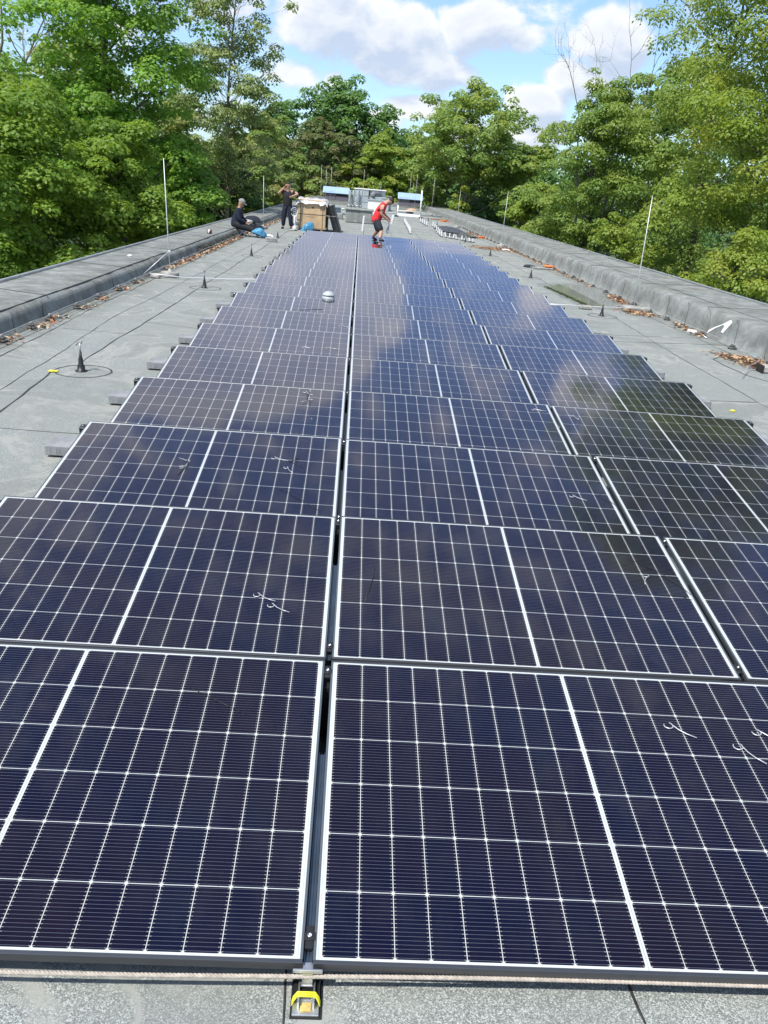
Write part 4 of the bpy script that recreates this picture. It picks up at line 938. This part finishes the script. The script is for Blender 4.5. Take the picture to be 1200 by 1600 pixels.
o_ = crumple('blue_plastic_sheet', (-3.22, 27.5, .08), (.20, .22, .13), M_TARP, 'crumpled blue plastic sheet over the feet of the sitting man', 'plastic sheet', 17, 3, rotz=.5, amp=.4)
o_.rotation_euler = (0, .35, .5)
m_ = MB(); m_.tube([(.93, 26.80, .90), (.955, 26.80, .72), (.93, 26.80, .56)], .013, 6); m_.tube([(.95, 26.80, .72), (.90, 26.8, .62), (.89, 26.8, .52), (.95, 26.8, .49)], .015, 6)
tag(m_.build('hand_tool', mat('tool_blue', (.06, .10, .2), .4)), 'slim dark blue tool hanging from the red-shirted man hand', 'tool')
m_ = MB(); rot = Matrix.Rotation(.22, 4, 'Y'); m_.bbox(-.035, .035, -.015, .015, -.04, .24, .004, 0, rot); tag(m_.build('held_bracket', M_PLATE, loc=(1.02, 26.86, .82)), 'white bracket held in the red-shirted man hand', 'bracket')

# ------------------------------------------------------------------ trees
def leaf_mat(name, c1, c2, c3, trans=.45):
    m_ = bpy.data.materials.new(name); m_.use_nodes = True; b = NB(m_.node_tree); b.n.clear()
    at = b.node('ShaderNodeAttribute', attribute_name='rnd'); at2 = b.node('ShaderNodeAttribute', attribute_name='clump')
    c = b.mix(at.outputs['Fac'], c1, c2); c = b.mix(b.rng(at2.outputs['Fac'], .45, 1.0), c, c3)
    pr = b.node('ShaderNodeBsdfPrincipled'); pr.inputs['Roughness'].default_value = .5; pr.inputs['Specular IOR Level'].default_value = .35; b.l.new(c, pr.inputs['Base Color'])
    tr = b.node('ShaderNodeBsdfTranslucent'); hsn = b.node('ShaderNodeHueSaturation'); hsn.inputs['Hue'].default_value = .485; hsn.inputs['Saturation'].default_value = 1.1; hsn.inputs['Value'].default_value = 1.5
    b.l.new(c, hsn.inputs['Color']); b.l.new(hsn.outputs[0], tr.inputs['Color'])
    ms = b.node('ShaderNodeMixShader'); ms.inputs[0].default_value = trans; b.l.new(pr.outputs[0], ms.inputs[1]); b.l.new(tr.outputs[0], ms.inputs[2])
    out = b.node('ShaderNodeOutputMaterial'); b.l.new(ms.outputs[0], out.inputs[0]); return m_
LM = dict(
    maple=leaf_mat('leaf_maple', (0.168, 0.283, 0.045), (0.263, 0.373, 0.058), (0.129, 0.232, 0.042)),
    mapledark=leaf_mat('leaf_maple_dark', (0.165, 0.313, 0.055), (0.254, 0.426, 0.067), (0.134, 0.251, 0.05)),
    pale=leaf_mat('leaf_pale', (0.229, 0.3, 0.11), (0.3, 0.358, 0.129), (0.186, 0.272, 0.077), .3),
    lime=leaf_mat('leaf_lime', (0.164, 0.262, 0.067), (0.256, 0.34, 0.094), (0.315, 0.308, 0.117)),
    dark=leaf_mat('leaf_dark', (0.065, 0.15, 0.044), (0.105, 0.218, 0.053), (0.09, 0.163, 0.048), .25),
    oak=leaf_mat('leaf_oak', (0.114, 0.221, 0.059), (0.165, 0.292, 0.074), (0.102, 0.199, 0.059)),
    brown=leaf_mat('leaf_brownish', (.125, .175, .06), (.17, .21, .07), (.20, .19, .08)),
    yellow=leaf_mat('leaf_yellow_green', (0.183, 0.274, 0.05), (0.264, 0.358, 0.062), (0.297, 0.331, 0.062)),
    mid=leaf_mat('leaf_mid', (0.157, 0.248, 0.061), (0.235, 0.342, 0.082), (0.308, 0.376, 0.089)))
M_BARK = mat('bark', (.10, .085, .065), .9, var=.4, vscale=12, bump=.5, bscale=25)
M_BARKL = mat('bark_pale', (.24, .20, .14), .9, var=.4, vscale=10, bump=.5, bscale=25)
MAPLE = np.array([(0, 0), (.30, .02), (.50, .22), (.28, .34), (.36, .66), (.13, .58), (0, 1.0), (-.13, .58), (-.36, .66), (-.28, .34), (-.50, .22), (-.30, .02)])
KITE = np.array([(0, 0), (.28, .42), (0, 1.0), (-.28, .42)])
OVAL = np.array([(0, 0), (.26, .25), (.30, .6), (0, 1.0), (-.30, .6), (-.26, .25)])
TUFT = np.array([(0, 0), (.42, .18), (.30, .52), (.46, .80), (.05, 1.0), (-.22, .72), (-.48, .66), (-.36, .25)])
SH = dict(maple=MAPLE, kite=KITE, oval=OVAL, tuft=TUFT)
def leaves_mesh(name, P, Nn, T, size, rnd, clump, shape, fold=.25):
    n = len(P); K = len(shape); Nn = Nn / np.linalg.norm(Nn, axis=1, keepdims=True)
    T = T - Nn * (T * Nn).sum(1, keepdims=True); T /= np.linalg.norm(T, axis=1, keepdims=True) + 1e-9; B = np.cross(Nn, T)
    V = P[:, None, :] + size[:, None, None] * (shape[None, :, 0, None] * B[:, None, :] + (shape[None, :, 1, None] - .3) * T[:, None, :] - fold * (np.abs(shape[None, :, 0, None]) + .5 * shape[None, :, 1, None] ** 2) * Nn[:, None, :])
    me = bpy.data.meshes.new(name); me.vertices.add(n * K); me.vertices.foreach_set('co', V.astype(np.float32).ravel())
    me.loops.add(n * K); me.loops.foreach_set('vertex_index', np.arange(n * K, dtype=np.int32))
    me.polygons.add(n); me.polygons.foreach_set('loop_start', np.arange(0, n * K, K, dtype=np.int32)); me.polygons.foreach_set('loop_total', np.full(n, K, dtype=np.int32))
    a = me.attributes.new('rnd', 'FLOAT', 'FACE'); a.data.foreach_set('value', rnd.astype(np.float32))
    a = me.attributes.new('clump', 'FLOAT', 'FACE'); a.data.foreach_set('value', clump.astype(np.float32))
    me.update(); return me
def tree(x, y, z0, z1, r, leafm, label, n=14000, size=.16, shape='kite', clumps=150, cs=.17, seed=0, lobes=None, sparse=0.0, bark=M_BARK, trunk_r=.22, twigs=0, name='tree', up_b=.75, lean=(0, 0), fill=.12, ry=None, limbs=26):
    rs = np.random.RandomState(seed + 11); ry = ry or r
    t = empty(name, (x, y, -7), label, 'tree', 'trees around the building')
    zc0, zc1 = z0 + 7, z1 + 7; H = zc1 - zc0
    clumps = int(clumps * 1.7); cs *= .80; n = int(n * 1.45); size *= .80; fill = max(fill, .22)
    # lobes: big sub-crowns giving an uneven outline
    L = []
    nl = lobes or 9
    for k in range(nl):
        h = (k + .5) / nl; a = k * 2.4 + rs.rand() * .8; prof = max(.3, 1 - ((h - .42) / .64) ** 4)
        rr = r * prof * (.45 if k < nl - 1 else .1); L.append((np.array([math.cos(a) * rr + lean[0] * h, math.sin(a) * rr * ry / r + lean[1] * h, zc0 + H * (.10 + .80 * h)]), np.array([r * (.46 + .2 * rs.rand()) * (prof * .6 + .4), ry * (.46 + .2 * rs.rand()) * (prof * .6 + .4), max(H / nl * 1.35, r * .36)])))
    ctr = []; cr = []
    for k in range(clumps):
        c, rad = L[rs.randint(nl)]; d = rs.randn(3); d /= np.linalg.norm(d); d[2] = abs(d[2]) * .9 - .25 if rs.rand() < .8 else d[2]
        q = .62 + .38 * rs.rand() ** .6 if rs.rand() > fill else rs.rand() * .6
        ctr.append(c + d * rad * q); cr.append(r * cs * rs.uniform(.65, 1.35))
    ctr = np.array(ctr); cr = np.array(cr); cvar = rs.rand(clumps)
    w = cr ** 2; idx = rs.choice(clumps, n, p=w / w.sum())
    u = rs.randn(n, 3); u /= np.linalg.norm(u, axis=1, keepdims=True); u[:, 2] = np.where(rs.rand(n) < .72, np.abs(u[:, 2]), u[:, 2])
    rad = (.55 + .5 * rs.rand(n) ** .5)
    P = ctr[idx] + u * (cr[idx] * rad)[:, None] * np.array([1.15, 1.15, .62])
    P[:, 2] -= (u[:, 0] ** 2 + u[:, 1] ** 2) * cr[idx] * .18
    Nn = np.array([0, 0, up_b]) + u * .75 + rs.randn(n, 3) * .32
    T = u * np.array([1, 1, 0]) + np.array([0, 0, -.45]) + rs.randn(n, 3) * .35
    me = leaves_mesh('crown', P, Nn, T, size * rs.uniform(.65, 1.3, n), rs.rand(n), cvar[idx] * .8 + rs.rand(n) * .2, SH[shape])
    me.materials.append(leafm); co = bpy.data.objects.new('crown', me); COL.objects.link(co); co.parent = t
    m_ = MB(); top = np.array([lean[0] * .8, lean[1] * .8, zc0 + H * .86]); tp = []
    for k in range(9): q = k / 8; tp.append((top[0] * q ** 1.5 + .12 * r * .3 * math.sin(k * 1.3 + seed), top[1] * q ** 1.5 + .1 * r * .3 * math.cos(k * 1.7 + seed), top[2] * q))
    m_.tube(tp, [trunk_r * (1 - .86 * k / 8) for k in range(9)], 10)
    order = rs.permutation(clumps)[:limbs + twigs]
    for j, k in enumerate(order):
        c = ctr[k]; zb = max(zc0 * .75, min(c[2] - np.linalg.norm(c[:2] - top[:2]) * rs.uniform(.5, 1.0), top[2] * .95)); q = zb / top[2]; i0 = min(7, int(q * 8)); a = Vector(tp[i0]).lerp(Vector(tp[i0 + 1]), q * 8 - i0)
        e = Vector(c); mid = a.lerp(e, .5) + Vector((rs.randn() * .12, rs.randn() * .12, .10)) * r * .25; r0 = trunk_r * (.34 if j < limbs else .14) * (1 - q * .55)
        m_.tube([a, a.lerp(mid, .5) + Vector(rs.randn(3)) * .03 * r, mid, mid.lerp(e, .55) + Vector(rs.randn(3)) * .03 * r, e], [r0, r0 * .8, r0 * .6, r0 * .35, r0 * .12], 6)
    m_.build('trunk', bark, t)
    return t
def bare_branches(m_, base, d, L, r_, depth, rs):
    pts = [Vector(base)]; d = Vector(d).normalized()
    for i in range(4): d = (d + Vector(rs.randn(3)) * .13 + Vector((0, 0, .05))).normalized(); pts.append(pts[-1] + d * L / 4)
    m_.tube(pts, [r_ * (1 - .16 * i) for i in range(5)], 5)
    if depth > 0:
        for k in range(rs.randint(3, 5)):
            p = pts[rs.randint(1, 5)]; dd = (d + Vector(rs.randn(3)) * .62).normalized(); bare_branches(m_, p, dd, L * rs.uniform(.5, .75), r_ * .5, depth - 1, rs)
def dead_limbs(x, y, specs, label, seed=1, bark=M_BARKL, tr=.10):
    rs = np.random.RandomState(seed); t = empty('bare_tree', (x, y, -7), label, 'tree', 'trees around the building'); m_ = MB()
    for (bx, by, bz, dx, dy, dz, L, r_) in specs: m_.tube([(0, 0, 0), (bx * .4, by * .4, (bz + 7) * .5), (bx, by, bz + 7)], [tr, tr * .8, r_ * 1.1], 7); bare_branches(m_, (bx, by, bz + 7), (dx, dy, dz), L, r_, 3, rs)
    m_.build('trunk', bark, t); return t
# left side
tree(-12.2, 30.5, -4.5, 4.6, 4.6, LM['maple'], 'bright green maple spreading at the left picture edge behind the parapet', 52000, .17, 'maple', 220, .15, 1, 18)
tree(-9.2, 33.5, -4.5, 3.6, 2.9, LM['maple'], 'smaller bright maple just left of the near left lightning rod', 26000, .165, 'maple', 110, .20, 2, 9)
tree(-7.9, 38.0, -5, 3.3, 2.2, LM['mapledark'], 'dark green maple behind the near left lightning rod', 18000, .165, 'maple', 80, .22, 23, 7)
tree(-11.0, 39, -3, 13.0, 4.9, LM['mapledark'], 'tall dark green maple rising above the bright maples at upper left', 46000, .18, 'maple', 200, .155, 3, 20, twigs=40)
tree(-7.6, 48, -1, 14, 3.4, LM['pale'], 'tall airy pale-leaved tree with visible branches beside the sky gap', 24000, .17, 'oval', 170, .15, 4, 24, bark=M_BARKL, trunk_r=.15, twigs=120, fill=.3, lean=(.8, 0))
dead_limbs(-17.2, 42, [(.3, 0, 5.5, .1, 0, 1, 4.2, .07), (1.2, .5, 4.8, .25, 0, 1, 4.0, .06), (-.8, 0, 5, -.2, 0, 1, 4, .06)], 'mostly bare pale branches against the sky at the upper left corner', 3)
tree(-18.6, 43, -2, 7.2, 2.6, LM['brown'], 'small browning tree below bare branches at upper left corner', 7000, .18, 'maple', 60, .2, 5, 7)
tree(-9.0, 70, -4, 7.3, 3.9, LM['lime'], 'lime green tree beyond the sitting man, left of the far woods', 16000, .20, 'tuft', 140, .16, 6, 10, twigs=30)
tree(-7.6, 50, -5, 3.2, 2.5, LM['dark'], 'dark bushy tree right behind the sitting man', 12000, .19, 'tuft', 90, .2, 7, 8)
tree(-7.3, 66, -5, 3.6, 2.8, LM['lime'], 'yellowish bushy tree low behind the standing man', 10000, .22, 'tuft', 90, .2, 27, 8)
tree(-11.5, 46, -5, 3.0, 3.0, LM['mapledark'], 'shaded maple low between the bright maples and the dark bushes', 15000, .18, 'maple', 90, .2, 8, 8)
tree(-16.5, 52, -4, 9.0, 5.2, LM['mid'], 'broad green tree hidden behind the left maples', 16000, .26, 'tuft', 120, .16, 9, 9)
tree(-14.5, 70, -4, 7.5, 4.6, LM['lime'], 'pale green tree filling the wood behind the airy tree', 12000, .3, 'tuft', 120, .16, 10, 9)
tree(-9.2, 90, -4, 7.8, 4.2, LM['lime'], 'olive green tree left of the brownish trees in the far wood', 11000, .3, 'tuft', 120, .15, 12, 9)
# centre
tree(-3.2, 112, -6, 13.2, 10.5, LM['oak'], 'big dark green domed oak topping the far wood', 36000, .38, 'tuft', 320, .11, 13, 26, ry=5)
tree(-10.5, 108, -5, 10.8, 5.8, LM['oak'], 'dark green tree at the left shoulder of the domed oak', 13000, .36, 'tuft', 130, .14, 14, 9)
tree(4.2, 116, -5, 9.6, 5.4, LM['oak'], 'dark green tree at the right foot of the domed oak', 12000, .36, 'tuft', 120, .14, 15, 9)
tree(-5.6, 96, -5, 8.2, 4.6, LM['brown'], 'brownish olive tree in front of the domed oak', 13000, .28, 'tuft', 130, .14, 16, 9, bark=M_BARKL, twigs=30)
tree(-1.6, 93, -5, 6.8, 3.9, LM['brown'], 'lower browning tree behind the left blue-roofed hut', 11000, .27, 'tuft', 110, .15, 17, 8, bark=M_BARKL, twigs=20)
tree(2.0, 92, -5, 7.2, 4.6, LM['yellow'], 'yellow-green tree directly behind the duct unit', 14000, .28, 'tuft', 130, .14, 18, 9)
tree(5.8, 95, -5, 7.8, 4.4, LM['mid'], 'mid green tree behind the right hut roof', 12000, .28, 'tuft', 120, .14, 19, 9)
tree(-4.4, 88, -5, 2.2, 3.2, LM['lime'], 'low light green bush tree behind the standing man and carton', 9000, .26, 'tuft', 90, .18, 24, 7)
tree(1.0, 86.5, -5, 2.3, 3.0, LM['yellow'], 'low yellow-green bush tree peeping over the left hut and ducts', 8000, .24, 'tuft', 80, .18, 25, 7)
# right
tree(9.2, 76, 1.8, 10.0, 6.2, LM['mid'], 'tall open-crowned tree with pale forked trunk right of the far huts', 20000, .24, 'tuft', 190, .12, 20, 18, bark=M_BARKL, trunk_r=.26, twigs=90, fill=.3)
tree(7.0, 80, -5, 7.8, 3.0, LM['mid'], 'green tree left of the open-crowned tree', 14000, .25, 'tuft', 110, .17, 28, 9)
tree(8.2, 72, -6, 2.0, 1.8, LM['yellow'], 'small yellow-green young tree below the open-crowned tree', 4500, .22, 'tuft', 40, .24, 29, 6)
tree(13.6, 84, -5, 5.0, 5.4, LM['dark'], 'dark shaded trees seen under the open crown', 12000, .28, 'tuft', 100, .18, 30, 8)
tree(14.4, 74, -5, 6.8, 4.0, LM['mid'], 'rounded green tree filling the gap before the right-hand trees', 14000, .25, 'tuft', 130, .16, 31, 9, twigs=20)
tree(11.6, 62, -6, 2.8, 2.6, LM['mid'], 'low green bush tree behind the right parapet beyond the second lightning rod', 11000, .22, 'tuft', 90, .19, 32, 8)
tree(11.0, 52, -6, 3.0, 2.4, LM['yellow'], 'yellowish bush tree beyond the right parapet, middle distance', 13000, .19, 'tuft', 90, .19, 33, 8)
tree(11.5, 43, -5, 8.2, 3.6, LM['mid'], 'upright green tree with dead top branches on the right', 44000, .155, 'oval', 240, .14, 21, 18, twigs=60, fill=.2)
dead_limbs(11.9, 43.6, [(-1.5, 0, 6.0, -.75, 0, 1, 2.0, .026), (-.6, 0, 6.2, -.35, 0, 1, 2.0, .024), (1.0, 0, 6.6, -.15, 0, 1, 2.4, .028), (1.8, .4, 7.0, .3, 0, 1, 2.4, .028)], 'dead grey branches reaching into the sky above the right trees', 5, mat('dead_wood', (.22, .19, .16), .9))
tree(10.8, 36, -6, 1.9, 2.0, LM['yellow'], 'low bright bush tree by the near part of the right parapet', 12000, .15, 'oval', 80, .21, 34, 7)
tree(15.4, 31, -2.5, 27, 5.8, LM['yellow'], 'huge yellow-green tree towering over the right picture edge', 115000, .15, 'oval', 520, .12, 22, 26, trunk_r=.3, twigs=40)
tree(11.6, 25.5, -6, 1.8, 2.4, LM['yellow'], 'near low branches with bright yellow-green leaves beside the right parapet', 22000, .13, 'oval', 110, .18, 35, 9)
tree(16.6, 42, -3, 15, 5.2, LM['mid'], 'tall mid green tree behind the huge yellow-green tree', 32000, .18, 'oval', 190, .14, 36, 13)
tree(15.0, 28, -6, 3.5, 3.4, LM['mid'], 'shaded green tree at the right picture edge under the huge tree', 22000, .145, 'oval', 120, .17, 37, 9)
tree(20.5, 60, -4, 12, 6.0, LM['mid'], 'large green tree far behind the right-hand trees', 16000, .3, 'tuft', 140, .15, 38, 10)

def far_wood():
    rs = np.random.RandomState(77); P = []
    bands = [((-75, 128), (90, 128), 9, 9.5, 900), ((-44, 20), (-40, 125), 9, 14, 500), ((44, 20), (40, 125), 9, 15, 500), ((-16, 102), (27, 100), 3, 5.6, 620)]
    cs = []; cr = []
    for (a, b_, dep, h, n) in bands:
        for i in range(n):
            q = rs.rand(); px = a[0] + (b_[0] - a[0]) * q + rs.randn() * dep * .4; py = a[1] + (b_[1] - a[1]) * q + rs.randn() * dep * .4
            top = h * (.55 + .3 * math.sin(q * 23 + h) * math.sin(q * 9) + .15 * rs.rand()); cs.append((px, py, -5 + (top + 5) * rs.rand() ** .7)); cr.append(rs.uniform(.9, 1.9))
    cs = np.array(cs); cr = np.array(cr); n = 80000; idx = rs.choice(len(cs), n); u = rs.randn(n, 3); u /= np.linalg.norm(u, axis=1, keepdims=True); u[:, 2] = np.abs(u[:, 2])
    P = cs[idx] + u * cr[idx][:, None] * np.array([1.1, 1.1, .8])
    Nn = np.array([0, 0, .7]) + u * .7 + rs.randn(n, 3) * .3; T = u * np.array([1, 1, 0]) + np.array([0, 0, -.4]) + rs.randn(n, 3) * .3
    me = leaves_mesh('far_wood', P, Nn, T, .5 * rs.uniform(.6, 1.3, n), rs.rand(n), rs.rand(len(cs))[idx], TUFT); me.materials.append(LM['oak'])
    o_ = bpy.data.objects.new('far_wood', me); COL.objects.link(o_); tag(o_, 'continuous far-off wood closing the horizon behind the separate trees', 'wood', kind='stuff')
far_wood()
